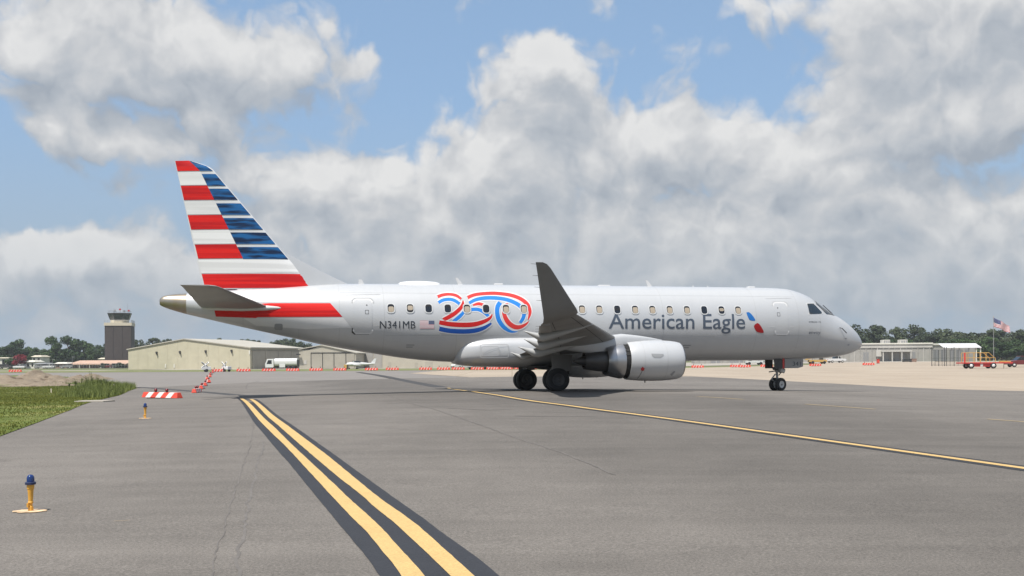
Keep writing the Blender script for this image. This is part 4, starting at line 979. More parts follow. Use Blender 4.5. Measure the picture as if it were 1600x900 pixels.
def cop(px, py, rz, label):
    x, y = G(px, py); return dup(b0, (x, y, gz(x, y)), rz, label)
for k, (x, y) in enumerate([(307.5, 613.5), (315.5, 607.5), (321, 602.5), (326, 597.5), (323.5, 593), (328, 589), (329.5, 585.5), (333, 582.5), (335, 580.5)]):
    cop(x, y, R_(104+random.uniform(-6, 6)), 'red barricade seen end-on, %s from the camera in the chain by the tail' % ORD[k])
far = [(342, 581), (380.5, 580.6), (420, 580.3), (457.5, 580), (494, 579.6), (531, 579.3), (580.5, 579), (613, 578.6), (665, 578.2), (693, 578.2), (716, 578), (746, 578), (770, 577.8), (791, 577.6), (813, 577.4), (838, 577.2)]
ground_put(b1, 342, 581, 0); b1.scale = (1, 1.2, 1.9)
for k, (x, y) in enumerate(far[1:], 1): cop2(x, y, R_(random.uniform(-6, 6)), 'orange and white barricade, %s from left in the far row behind the jet' % ORD[k])
for k, (x, y) in enumerate([(1090, 574.8), (1150, 573.8), (1163, 574.2), (1198, 573.6), (1274, 572.2)]): cop2(x, y, R_(random.uniform(-10, 10)), 'orange and white barricade, %s from left in the row behind the nose gear' % ORD[k])
cop2(1357, 570.8, R_(4), 'orange and white barricade on the pale apron right of the jet nose')
cop2(24, 581.5, R_(8), 'red barricade behind the dirt mound at far left')

# ------------------------------------------------------------------ dirt mounds, weeds and grass
def heap(name, px, py, rx, ry, h, mt, seed, n=34):
    cx, cy = G(px, py); vs = []
    for j in range(n+1):
        for i in range(n+1):
            a, b = i/n*2-1, j/n*2-1; r = math.hypot(a, b)
            k = max(0, 1-r)**.8*(1+.6*noise.noise(Vector((a*2.2+seed, b*2.2, seed))))
            z = h*k*(1+.25*noise.noise(Vector((a*7, b*7, seed*3))))
            x, y = cx+a*rx, cy+b*ry; vs.append((x, y, gz(x, y)-.05+z+.03*noise.noise(Vector((x*3, y*3, seed)))*min(1, k*3)))
    return struct(MB().add(vs, [(j*(n+1)+i, j*(n+1)+i+1, (j+1)*(n+1)+i+1, (j+1)*(n+1)+i) for j in range(n) for i in range(n)]).build(name, mt, smooth=True))
for k, (x_, y_, rx_, ry_, h_) in enumerate([(60, 593, 2.6, 4, .95), (48, 598, 2.2, 2.5, .55), (80, 597, 2.4, 2.5, .6), (20, 600, 3.2, 3.0, .5), (104, 598, 2.2, 2.6, .42), (122, 595, 2.0, 3, .55), (140, 592.5, 2.2, 4, .52), (-4, 596, 3.0, 4, .75), (-40, 596, 5, 5, .6), (70, 603, 4.5, 1.6, .22), (25, 604, 3.5, 1.4, .2)]):
    heap('dirt_mound', x_, y_, rx_, ry_, h_, 'dirt', 1.3+2.37*k)
def in_poly(x, y, poly):
    c = False; n = len(poly)
    for i in range(n):
        (x1, y1), (x2, y2) = poly[i], poly[i-1]
        if (y1 > y) != (y2 > y) and x < (x2-x1)*(y-y1)/(y2-y1)+x1: c = not c
    return c
def blades(name, samples, mt, label):
    mb_v, mb_f = [], []
    for (x, y, h, wd) in samples:
        a = random.uniform(0, 6.283); dx, dy = math.cos(a)*wd/2, math.sin(a)*wd/2; lx, ly = random.uniform(-.4, .4)*h, random.uniform(-.4, .4)*h; z = gz(x, y)+.01; o = len(mb_v)
        mb_v += [(x-dx, y-dy, z), (x+dx, y+dy, z), (x+lx, y+ly, z+h)]; mb_f.append((o, o+1, o+2))
    mb = MB(); mb.v, mb.f = mb_v, mb_f; o = put(name, mb.mesh(name), mt); o['kind'] = 'stuff'; o['label'] = label; o['category'] = 'grass'; return o
smp = []
while len(smp) < 60000:
    t = random.random(); y = 13+t**1.2*70; x = random.uniform(-46, -6)
    if not in_poly(x, y, GRASS) or x < -.52*y-1.2: continue
    k = noise.noise(Vector((x*.3, y*.3, 0)))
    smp.append((x, y, random.uniform(.010, .034)*(1.2+k), .010+.0009*y))
blades('lawn_grass', smp, 'leaf_grass', 'short mown green grass on the verge at left')
smp = []
while len(smp) < 9000:
    px, py = random.uniform(0, 214), random.uniform(592, 622); x, y = G(px, py)
    if not in_poly(x, y, GRASS) : continue
    k = noise.noise(Vector((x*.5, y*.5, 5)))+(px-90)/170
    if k < .15+random.random()*.3: continue
    smp.append((x, y, random.uniform(.10, .34)*(1+.6*k), .03))
blades('rough_grass', smp, 'leaf_weed', 'tall rough grass where the verge meets the taxiway')
def weed(px, py, h, label):
    x, y = G(px, py); r = thing('weed', label, 'plant', (x, y, gz(x, y)), 0, 'weeds along the taxiway edge'); st = MB(); lf = MB()
    for s_ in range(5):
        a = random.uniform(0, 6.28); top = Vector((math.cos(a)*h*.35*random.random(), math.sin(a)*h*.35*random.random(), h*random.uniform(.6, 1.05))); st.cyl((0, 0, 0), top, .008, .004, 5)
        for q in range(26):
            p = top*random.uniform(.15, 1.0); b = random.uniform(0, 6.28); ln = random.uniform(.06, .14); d1 = Vector((math.cos(b), math.sin(b), random.uniform(-.2, .6)))*ln; d2 = Vector((-math.sin(b), math.cos(b), 0))*ln*.28
            lf.quad(p, p+d1*.5+d2, p+d1, p+d1*.5-d2)
    st.build('stem', 'leaf_weed', r); lf.build('leaves', 'leaf_weed', r)
for k, (x, y, h) in enumerate([(118, 604, .5), (127, 602, .6), (136, 603, .75), (144, 601.5, 1.05), (152, 602.5, .9), (158, 603, .6), (165, 602.5, .7), (172, 604.5, .5), (181, 605, .4), (108, 605, .35)]):
    weed(x, y, h, 'leafy green weed, %s from left along the rough grass edge' % ORD[sorted([118, 127, 136, 144, 152, 158, 165, 172, 181, 108]).index(x)])
x, y = G(80, 614); st_ = thing('survey_stake', 'small pale marker stake in the grass', 'stake', (x, y, gz(x, y))); MB().box(-.03, .03, -.015, .015, 0, .28).build('stake', 'tower_cream', st_)
x, y = G(178, 606); st_ = thing('marker_stub', 'small white and orange stub at the corner of the rough grass', 'marker', (x, y, gz(x, y))); MB().cyl((0, 0, 0), (0, 0, .26), .03, .03, 8).build('post', 'barricade_white', st_); MB().cyl((0, 0, .14), (0, 0, .20), .032, .032, 8).build('band', 'barricade_orange', st_)
x, y = G(148, 628); bd = thing('concrete_pad', 'pale cracked concrete pad at the edge of the grass', 'pad', (x, y, gz(x, y))); MB().prism([(-.55, -.5), (.5, -.45), (.6, .4), (-.1, .6), (-.6, .35)], 'XY', -.02, .05).build('slab', 'far_concrete', bd, bevel=.01)

# ------------------------------------------------------------------ frames for walls placed through photo pixels
class Wall:
    """vertical wall through two base points; local x runs from a to b, local y runs away behind it"""
    def __init__(s, ax, aZ, bx, bZ):
        s.a = base_at(ax, aZ); s.b = base_at(bx, bZ); d = (s.b-s.a); d.z = 0; s.W = d.length; s.d = d/s.W; s.z0 = min(s.a.z, s.b.z); s.rz = math.atan2(s.d.y, s.d.x)
    def x(s, px, py=560):
        k = ray(px, py)[0]/FPX; return (k*s.a.y-s.a.x)/(s.d.x-k*s.d.y)
    def z(s, px, py):
        xx = s.x(px, py); return CAMZ-ray(px, py)[1]/FPX*(s.a.y+s.d.y*xx)-s.z0
    def root(s, name, label, cat, group=None): return thing(name, label, cat, (s.a.x, s.a.y, s.z0), s.rz, group)
def slab_roof(mb, p, q, th, up=(0, 0, 1)):
    return mb
# ---- large cream hangar, gable towards us, doors on its right flank
wl = Wall(200.5, 303, 391, 290); hg = wl.root('hangar', 'large cream metal hangar with gable end and grey doors behind the tail', 'hangar')
WW = wl.W; he = wl.z(391, 543.8); ha = wl.z(288, 530.8); xa = wl.x(288); LD = 30.0
MB().prism([(0, 0), (WW, 0), (WW, he), (xa, ha), (0, wl.z(201, 546.5))], 'XZ', 0, LD).build('wall', 'hangar_wall', hg)
he0 = wl.z(201, 546.5)
for (xa_, za_, xb_, zb_) in ((-.4, he0-.1, xa, ha+.02), (xa, ha+.02, WW+.4, he-.1)):
    MB().add([(xa_, -.3, za_+.05), (xb_, -.3, zb_+.05), (xb_, LD+.3, zb_+.05), (xa_, LD+.3, za_+.05), (xa_, -.3, za_+.33), (xb_, -.3, zb_+.33), (xb_, LD+.3, zb_+.33), (xa_, LD+.3, za_+.33)],
             [(0, 3, 2, 1), (4, 5, 6, 7), (0, 1, 5, 4), (1, 2, 6, 5), (2, 3, 7, 6), (3, 0, 4, 7)]).build('roof', 'hangar_roof', hg)
for i in range(4):
    y0, y1 = 1.0+i*7.1, 1.0+(i+1)*7.1-.45
    MB().box(WW+.03, WW+.16, y0, y1, .1, he-.75).build('door_panel', 'hangar_door', hg)
    MB().box(WW+.02, WW+.30, y1+.05, y1+.40, 0, he-.5).build('door_post', 'hangar_wall_pale', hg)
MB().box(WW+.02, WW+.34, .3, LD-.3, he-.72, he-.5).build('door_track', 'hangar_trim', hg)
for (x_, y_) in ((245, 551.3), (281.4, 550.3), (321.6, 549.2), (362, 548.3)):
    lx, lz = wl.x(x_, y_), wl.z(x_, y_); lp = MB().box(lx-.22, lx+.28, -.35, -.02, lz-.2, lz+.35).build('wall_lamp', 'dark_opening', hg, bevel=.03); MB().box(lx+.05, lx+.4, -.5, -.2, lz-.5, lz-.12).build('lamp_head', 'dark_opening', lp)
for (x_, y_) in ((259, 572), (272.5, 572), (390, 551)):
    lx, lz = wl.x(x_, y_), wl.z(x_, y_); MB().box(lx-.18, lx+.18, -.12, -.01, lz-.5, lz+.6).build('service_box', 'white_wall', hg)
for k in range(1, 12): MB().box(WW*k/12-.03, WW*k/12+.03, -.03, -.005, 0, min(he0+(ha-he0)*(k/12)/(xa/WW), he+(ha-he)*(1-k/12)/(1-xa/WW))-.15).build('wall_rib', 'hangar_wall', hg)
# ---- second hangar with gable doors
w2 = Wall(467.5, 283, 556, 283); h2 = w2.root('hangar', 'smaller beige hangar with low gable and four sliding doors under the rear fuselage', 'hangar')
W2 = w2.W; e2 = w2.z(468, 548.5); a2 = w2.z(502.5, 540.2); x2 = w2.x(502.5); e2r = w2.z(556, 552.5)
MB().prism([(0, 0), (W2, 0), (W2, e2r), (x2, a2), (w2.x(484), w2.z(484, 546.3)), (0, w2.z(468, 546.8))], 'XZ', 0, 26).build('wall', 'hangar_wall_pale', h2)
for (xa_, za_, xb_, zb_) in ((-.3, w2.z(468, 546.8), x2, a2), (x2, a2, W2+.4, e2r)):
    MB().add([(xa_, -.25, za_+.03), (xb_, -.25, zb_+.03), (xb_, 26.2, zb_+.03), (xa_, 26.2, za_+.03), (xa_, -.25, za_+.28), (xb_, -.25, zb_+.28), (xb_, 26.2, zb_+.28), (xa_, 26.2, za_+.28)],
             [(0, 3, 2, 1), (4, 5, 6, 7), (0, 1, 5, 4), (1, 2, 6, 5), (2, 3, 7, 6), (3, 0, 4, 7)]).build('roof', 'hangar_roof', h2)
for (p0, p1) in ((486.8, 503.6), (504.8, 521.4), (522.6, 540), (541.2, 554)):
    MB().box(w2.x(p0), w2.x(p1), -.14, -.02, .05, w2.z(p0, 552)).build('door_panel', 'hangar_door', h2)
MB().box(w2.x(485.8), w2.x(555), -.22, -.03, w2.z(500, 552), w2.z(500, 550.8)).build('door_track', 'dark_opening', h2)
for p0 in (486, 504.2, 522, 540.6): MB().box(w2.x(p0)-.09, w2.x(p0)+.09, -.05, -.01, 0, w2.z(500, 552)).build('door_gap', 'dark_opening', h2)
MB().box(w2.x(475), w2.x(479), -.08, -.01, w2.z(476, 569), w2.z(476, 563)).build('notice_board', 'terminal_pale', h2)
MB().box(w2.x(464), w2.x(470), -1.2, -.4, w2.z(466, 554.8), w2.z(466, 553)).build('wall_lamp', 'dark_opening', h2)
# ---- third hangar and link wall
w3 = Wall(557, 300, 730, 292); h3 = w3.root('hangar', 'long low beige hangar partly hidden by the belly of the jet', 'hangar')
MB().box(0, w3.W, 0, 20, 0, 5.6).build('wall', 'hangar_wall_pale', h3); MB().box(-.3, w3.W+.3, -.3, 20.3, 5.6, 5.9).build('roof', 'hangar_roof', h3)
for (p0, p1) in ((558, 569), (571, 583), (585, 597)): MB().box(w3.x(p0), w3.x(p1), -.14, -.02, .05, 4.8).build('door_panel', 'terminal_wall', h3)
for (p0, p1, y0) in ((607, 611, 566), (648, 653, 567), (664, 676, 565)): MB().box(w3.x(p0), w3.x(p1), -.06, -.01, .1, w3.z(p0, y0)).build('doorway', 'hangar_door', h3)
# ---- control tower
tz = 420; tb = base_at(187.5, tz); tw = thing('control_tower', 'dark brown control tower with cream parapet and glazed cab behind the cream hangar', 'control tower', tb, R_(12.5))
def tzh(y): return AT(187, y, tz).z-tb.z
Bh, hwid = tzh(509.5), 5.05
MB().box(-hwid+.1, hwid-.1, -hwid+.1, hwid-.1, 0, Bh).build('core', 'dark_opening', tw)
for k in range(3):
    x0_ = -hwid+2*hwid*k/3
    MB().box(x0_+.06, x0_+2*hwid/3-.06, -hwid, -hwid+.5, 0, Bh-.02).build('wall_panel', 'tower_brown', tw)
    MB().box(hwid-.5, hwid, x0_+.06 if k else x0_+.56, x0_+2*hwid/3-.06, 0, Bh-.02).build('wall_panel', 'tower_brown', tw)
    MB().box(-hwid, -hwid+.5, x0_+.06 if k else x0_+.56, x0_+2*hwid/3-.06, 0, Bh-.02).build('wall_panel', 'tower_brown', tw)
Ph = tzh(504.8); par = MB().box(-hwid-.2, hwid+.2, -hwid-.2, hwid+.2, Bh, Ph).build('parapet', 'tower_cream', tw)
for k in range(9):
    xx = -hwid+2*hwid*k/8; MB().cyl((xx, -hwid, Ph), (xx, -hwid, Ph+1.0), .05, .05, 6).build('rail_post', 'steel_grey', par); MB().cyl((hwid, xx, Ph), (hwid, xx, Ph+1.0), .05, .05, 6).build('rail_post', 'steel_grey', par)
MB().tube([(-hwid, -hwid, Ph+1), (hwid, -hwid, Ph+1), (hwid, hwid, Ph+1)], .05, 6).build('rail', 'steel_grey', par)
c0, c1 = tzh(503), tzh(489.5)
def octa(r, z, n=8): return [(r*math.cos(2*math.pi*(i+.5)/n), r*math.sin(2*math.pi*(i+.5)/n), z) for i in range(n)]
MB().loft([octa(3.6, Ph-.05), octa(3.7, c0+.7)]).build('cab_base', 'tower_cream', tw)
cab = MB().loft([octa(3.7, c0+.7), octa(4.55, c1-.45)]).build('cab_glass', 'tower_glass', tw)
for i in range(8):
    a, b = Vector(octa(3.72, c0+.7)[i]), Vector(octa(4.6, c1-.45)[i]); MB().cyl(a, b, .09, .09, 6).build('mullion', 'dark_opening', cab)
MB().loft([octa(4.7, c1-.45), octa(4.85, c1)]).build('cab_roof', 'fence_dark', tw)
for i in range(8):
    a = Vector(octa(4.5, c1)[i]); MB().cyl(a, a+Vector((0, 0, .9)), .05, .05, 6).build('roof_rail_post', 'steel_grey', tw)
MB().tube([(*octa(4.5, c1+.9)[i % 8],) for i in range(9)], .05, 6).build('roof_rail', 'steel_grey', tw)
MB().cyl((3.1, 0, c1), (3.1, 0, c1+4.2), .05, .03, 6).build('whip_antenna', 'steel_grey', tw)
MB().cyl((-2, -1, c1), (-2, -1, c1+2.0), .04, .03, 6).build('whip_antenna', 'steel_grey', tw)
for (xx, yy, hh, mt_) in ((.3, -1, 1.7, 'red_dot'), (3.6, -.8, 1.2, 'red_dot'), (-1.6, -1.5, 1.2, 'steel_grey'), (1.9, -1.2, 1.0, 'steel_grey')):
    q = MB().cyl((xx, yy, c1), (xx, yy, c1+hh-.4), .08, .08, 6).build('equipment_mast', 'steel_grey', tw); MB().box(xx-.35, xx+.35, yy-.3, yy+.3, c1+hh-.5, c1+hh+.15).build('equipment', mt_, q)
# ---- buildings at left
wb = Wall(111, 400, 199, 392); lb = wb.root('long_low_building', 'low brick building with salmon coloured roof in front of the control tower', 'building')
eh = wb.z(150, 568.2); rh = wb.z(150, 563.0)
MB().box(0, wb.W, 0, 11, 0, eh).build('wall', 'brick_wall', lb)
MB().add([(-.5, -1.6, eh-.15), (wb.W+.5, -1.6, eh-.15), (wb.W+.5, 5.5, rh), (-.5, 5.5, rh), (wb.W+.5, 12, eh-.1), (-.5, 12, eh-.1), (-.5, -1.6, eh-.4), (wb.W+.5, -1.6, eh-.4), (wb.W+.5, 12, eh-.4), (-.5, 12, eh-.4)],
         [(0, 1, 2, 3), (3, 2, 4, 5), (6, 7, 1, 0), (7, 8, 4, 2, 1), (9, 6, 0, 3, 5), (8, 9, 5, 4), (9, 8, 7, 6)]).build('roof', 'salmon_roof', lb)
for p0 in (116, 123, 131, 139, 147, 156, 165, 174, 183, 191): MB().box(wb.x(p0), wb.x(p0)+1.0, -.05, .2, .7, eh-.35).build('window', 'glass_dark', lb)
for p0 in (113, 128, 144, 161, 179, 196): MB().box(wb.x(p0)-.12, wb.x(p0)+.12, -1.5, -1.3, 0, eh-.35).build('porch_post', 'white_wall', lb)
def simple_house(px0, px1, Z, ytop, yeave, label, wallm, roofm, name='small_building'):
    wq = Wall(px0, Z, px1, Z); r = wq.root(name, label, 'building'); h = wq.z(px0, yeave); t = wq.z(px0, ytop)
    MB().box(0, wq.W, 0, 8, 0, h).build('wall', wallm, r)
    MB().add([(-.4, -.5, h), (wq.W+.4, -.5, h), (wq.W+.4, 8.5, h), (-.4, 8.5, h), (.5, 1.5, t), (wq.W-.5, 1.5, t), (wq.W-.5, 6.5, t), (.5, 6.5, t)], [(0, 3, 2, 1), (4, 5, 6, 7), (0, 1, 5, 4), (1, 2, 6, 5), (2, 3, 7, 6), (3, 0, 4, 7)]).build('roof', roofm, r)
    n = max(2, int(wq.W/2.6))
    for i in range(n): MB().box(wq.W*(i+.3)/n, wq.W*(i+.7)/n, -.05, .1, .8, h-.5).build('window', 'glass_dark', r)
simple_house(-25, 12, 410, 558.6, 559.8, 'white flat-roofed building at the far left edge', 'white_wall', 'tower_cream')
simple_house(40.5, 54, 405, 563, 565.5, 'small white building with pale roof beside the red flowering tree', 'white_wall', 'white_wall')
simple_house(50, 64, 425, 555.2, 557.5, 'taller cream building with low roof behind the small white one', 'white_wall', 'tower_cream')
simple_house(154, 167, 440, 559, 561, 'cream rooftop building just left of the control tower', 'tower_cream', 'tower_cream')
simple_house(55, 71, 398, 567, 569, 'low white shed in the car park at left', 'white_wall', 'steel_grey', 'shed')
simple_house(86, 104, 400, 566, 568.5, 'brick hut with pale canopy roof left of the salmon-roofed building', 'brick_wall', 'white_wall', 'hut')
wf2 = Wall(58, 384, 199, 380); f2 = wf2.root('boundary_fence', 'grey wire fence along the car park at left', 'fence')
for k in range(32): MB().cyl((wf2.W*k/31, 0, 0), (wf2.W*k/31, 0, 1.9), .04, .04, 5).build('post', 'steel_grey', f2)
for z_ in (.1, 1.0, 1.85): MB().cyl((0, 0, z_), (wf2.W, 0, z_), .03, .03, 5).build('rail', 'steel_grey', f2)
for px_, yt, lab in ((82, 562, 'grey lamp post in the car park left of the brick hut'), (113, 558, 'grey lamp post at the left end of the salmon-roofed building')):
    b_ = base_at(px_, 388); h_ = AT(px_, yt, 388).z-b_.z; r = thing('lamp_post', lab, 'lamp post', b_, 0, 'car park lamp posts'); MB().cyl((0, 0, 0), (0, 0, h_), .09, .06, 8).build('pole', 'steel_grey', r); MB().box(-.1, .9, -.12, .12, h_, h_+.15).build('lamp_head', 'steel_grey', r)
# ---- vehicles
def car(name, label, cat, loc, rz, paint, kind='suv', group=None):
    r = thing(name, label, cat, loc, rz, group)
    L, Wd = (5.3, 1.9) if kind == 'pickup' else (4.7, 1.85)
    if kind == 'pickup':
        prof = [(-2.65, .45), (2.6, .45), (2.68, .75), (2.6, 1.02), (1.2, 1.12), (-2.62, 1.12)]; cabp = [(-.65, 1.10), (1.3, 1.10), (.65, 1.78), (-.45, 1.82)]
    else:
        prof = [(-2.3, .42), (2.3, .42), (2.36, .75), (2.25, 1.0), (1.1, 1.10), (-2.3, 1.10), (-2.36, .8)]; cabp = [(-2.2, 1.08), (1.15, 1.08), (.45, 1.70), (-1.95, 1.72)]
    MB().prism(prof, 'XZ', -Wd/2, Wd/2).build('body', paint, r, bevel=.07)
    gl = MB().prism(cabp, 'XZ', -Wd/2+.09, Wd/2-.09).build('glass', 'glass_dark', r, bevel=.04)
    rx0, rx1 = cabp[3][0], cabp[2][0]; MB().box(rx0-.02, rx1+.02, -Wd/2+.10, Wd/2-.10, 1.72 if kind != 'pickup' else 1.80, 1.80 if kind != 'pickup' else 1.87).build('roof', paint, r, bevel=.03)
    mid = (cabp[0][0]+cabp[1][0])/2
    for sx_ in (-1, 1): MB().box(mid-.06, mid+.06, sx_*(Wd/2-.06)-.03, sx_*(Wd/2-.06)+.03, 1.08, 1.74).build('pillar', paint, r)
    for wx in (-1.5, 1.5):
        for sy in (-1, 1):
            t_ = MB().lathe([(-.11, .2), (-.12, .30), (-.08, .35), (.08, .35), (.12, .30), (.11, .2)], (wx, sy*(Wd/2-.1), .35), 'Y', 18).build('wheel', 'rubber', r, True)
            MB().lathe([(-.115, .01), (-.10, .21), (.10, .21), (.115, .01)], (wx, sy*(Wd/2-.1), .35), 'Y', 14).build('rim', 'hub_white', t_, True)
    for sy in (-.62, .62): MB().box(L/2-.08, L/2+.02, sy-.18, sy+.18, .72, .88).build('headlight', 'vehicle_white', r, bevel=.02); MB().box(-L/2-.02, -L/2+.06, sy-.16, sy+.16, .75, .95).build('tail_light', 'cart_red', r)
    MB().box(L/2-.06, L/2+.06, -Wd/2+.05, Wd/2-.05, .42, .60).build('bumper', 'gear_dark', r, bevel=.03)
    return r
def vput(px, Z): b = base_at(px, Z); return tuple(b)
for k, (px_, Z_, paint, lab) in enumerate([(8, 395, 'gear_dark', 'dark parked car at the far left edge of the photo'), (31, 392, 'vehicle_white', 'white parked car in front of the red flowering tree'), (64, 396, 'steel_grey', 'grey parked car in front of the low white shed'),
                                        (77, 394, 'vehicle_white', 'white parked car right of the low white shed'), (104, 394, 'steel_grey', 'grey parked car left of the salmon-roofed building'), (167, 390, 'vehicle_red', 'dark parked car in front of the salmon-roofed building'), (184, 390, 'gear_dark', 'black parked car beside the cream hangar corner')]):
    car('parked_car', lab, 'car', vput(px_, Z_), R_(random.choice([0, 180])+random.uniform(-8, 8)), paint, group='cars parked at left')
for k, (px_, paint, rz, lab) in enumerate([(727, 'vehicle_white', 205, 'white pickup truck, leftmost of those seen under the jet belly'), (748, 'vehicle_white', 200, 'white pickup truck, second from left under the jet belly'), (770, 'vehicle_white', 190, 'white pickup truck, third from left under the jet belly'), (789, 'steel_grey', 185, 'grey pickup truck just left of the main wheels')]):
    car('pickup_truck', lab, 'pickup truck', vput(px_, 200+k*5), R_(rz), paint, 'pickup', 'pickups behind the barricades')
car('pickup_truck', 'white pickup truck below the nose of the jet', 'pickup truck', vput(1306, 285), R_(10), 'vehicle_white', 'pickup')
car('suv', 'dark red suv at the right edge of the photo', 'car', vput(1596, 168), R_(178), 'vehicle_red')
# ---- fuel truck
ft = thing('tank_truck', 'white tank truck parked in front of the cream hangar doors', 'truck', vput(441, 236), R_(180))
MB().loft([[(x, .5*1.15*2*math.copysign(abs(math.cos(a))**.6, math.cos(a)), 1.72+.88*math.copysign(abs(math.sin(a))**.6, math.sin(a))) for a in [2*math.pi*i/28 for i in range(28)]] for x in (-3.55, -3.5, 1.5, 1.55)]).build('tank', 'vehicle_white', ft, True, sharp=40)
cabn = MB().prism([(1.7, .5), (3.6, .5), (3.65, 1.3), (3.2, 2.45), (1.7, 2.5)], 'XZ', -1.1, 1.1).build('cab', 'vehicle_white', ft, bevel=.06)
for sy in (-1, 1): MB().prism([(2.15, 1.35), (3.3, 1.35), (2.98, 2.2), (2.15, 2.2)], 'XZ', sy*1.1-.015, sy*1.1+.015).build('side_window', 'glass_dark', cabn)
MB().box(-3.6, 3.5, -.45, .45, .5, .85).build('chassis', 'gear_dark', ft)
MB().box(-3.75, -3.55, -1.0, 1.0, .7, 2.3).build('rear_cabinet', 'gear_dark', ft)
for wx in (-2.7, -1.7, 2.6):
    for sy in (-.95, .95): MB().lathe([(-.14, .1), (-.15, .42), (-.1, .48), (.1, .48), (.15, .42), (.14, .1)], (wx, sy, .48), 'Y', 18, True).build('wheel', 'rubber', ft, True)
MB().box(-.9, .4, -1.16, -1.0, .55, 1.35).build('pump_cabinet', 'vehicle_white', ft); MB().box(-.9, .4, 1.0, 1.16, .55, 1.35).build('pump_cabinet', 'vehicle_white', ft)
# ---- light aircraft
la = thing('light_aircraft', 'small white propeller plane parked in front of the beige hangar', 'airplane', vput(556, 250), R_(196))
rings = []
for (x, wv, zc, hh) in ((2.2, .22, 1.15, .22), (2.1, .4, 1.15, .38), (1.2, .55, 1.18, .48), (.3, .6, 1.25, .6), (-.6, .58, 1.27, .62), (-1.6, .4, 1.2, .42), (-3.2, .2, 1.22, .22), (-4.6, .08, 1.3, .12)):
    rings.append([(x, wv*math.cos(a), zc+hh*math.sin(a)) for a in [2*math.pi*i/20 for i in range(20)]])
MB().loft(rings).build('fuselage', 'vehicle_white', la, True, sharp=50)
MB().loft([[(x, .50*k*math.cos(a), 1.62+.36*k*max(-.2, math.sin(a))) for a in [2*math.pi*i/16 for i in range(16)]] for (x, k) in ((1.1, .3), (.7, .85), (0, 1.05), (-.8, 1.0), (-1.4, .4))]).build('canopy', 'glass_dark', la, True)
for sy in (-1, 1): MB().prism([(.75, 0), (-.75, 0), (-.6, sy*4.7), (.45, sy*4.7)], 'XY', .92, 1.06).build('wing', 'vehicle_white', la); MB().prism([(-3.7, 0), (-4.6, 0), (-4.6, sy*1.5), (-4.0, sy*1.5)], 'XY', 1.30, 1.36).build('tailplane', 'vehicle_white', la)
MB().prism([(-3.5, 1.35), (-4.6, 1.35), (-5.0, 2.55), (-4.5, 2.55)], 'XZ', -.04, .04).build('fin', 'vehicle_white', la)
MB().box(2.25, 2.30, -.06, .06, .35, 1.95).build('propeller', 'gear_dark', la)
MB().lathe([(2.2, .14), (2.4, .08), (2.5, .01)], (0, 0, 1.15), 'X', 12).build('spinner', 'vehicle_white', la, True)
for (x, y) in ((1.6, 0), (-.3, 1.4), (-.3, -1.4)):
    gl_ = MB().cyl((x, y, .95), (x, y, .2), .05, .05, 6).build('gear_leg', 'steel_grey', la); MB().lathe([(-.07, .05), (-.08, .17), (.08, .17), (.07, .05)], (x, y, .18), 'Y', 12, True).build('tyre', 'rubber', gl_, True)
# ---- lighted closure crosses on trailers
for px_, Z_, rz, lab in ((322, 178, 25, 'white trailer-mounted lighted cross, left of the two before the hangar wall'), (354, 182, -30, 'white trailer-mounted lighted cross, right of the two before the hangar wall')):
    r = thing('lighted_cross_trailer', lab, 'trailer', vput(px_, Z_), R_(rz), 'trailer-mounted lighted crosses')
    MB().box(-.75, .75, -.45, .45, .38, .95).build('housing', 'vehicle_white', r, bevel=.05)
    for sy in (-.6, .6): MB().lathe([(-.08, .08), (-.09, .27), (.09, .27), (.08, .08)], (0, sy, .28), 'Y', 14, True).build('wheel', 'rubber', r, True)
    MB().tube([(.7, 0, .45), (1.5, 0, .4)], .04, 6).build('tow_bar', 'steel_grey', r)
    MB().cyl((-.2, 0, .95), (-.2, 0, 1.25), .06, .06, 8).build('mast', 'steel_grey', r)
    for k, (dx, dz) in enumerate(((1, 1), (1, -1), (-1, 1), (-1, -1))):
        arm = MB().prism([(0, -.12), (.78, -.12), (.78, .12), (0, .12)], 'XZ', -.05, .05).build('arm', 'vehicle_white', r); arm.location = (-.2, -.35, 1.22); arm.rotation_euler = (R_(-35), R_([-40, 40, -140, 140][k]), 0)
        for q in (.3, .55): 
            lq = MB().cyl((q, -.10, 0), (q, -.05, 0), .09, .09, 10).build('lamp', 'dark_opening', arm)
# ---- small airfield sign
r = thing('airfield_sign', 'small yellow and black airfield sign in the far grass', 'sign', vput(541, 232)); MB().box(-.5, .5, -.08, .08, .25, 1.1).build('panel', 'cart_yellow', r); MB().box(.1, .5, -.10, -.085, .3, 1.05).build('face', 'gear_dark', r); MB().box(-.4, .4, -.04, .04, 0, .25).build('legs', 'gear_dark', r)

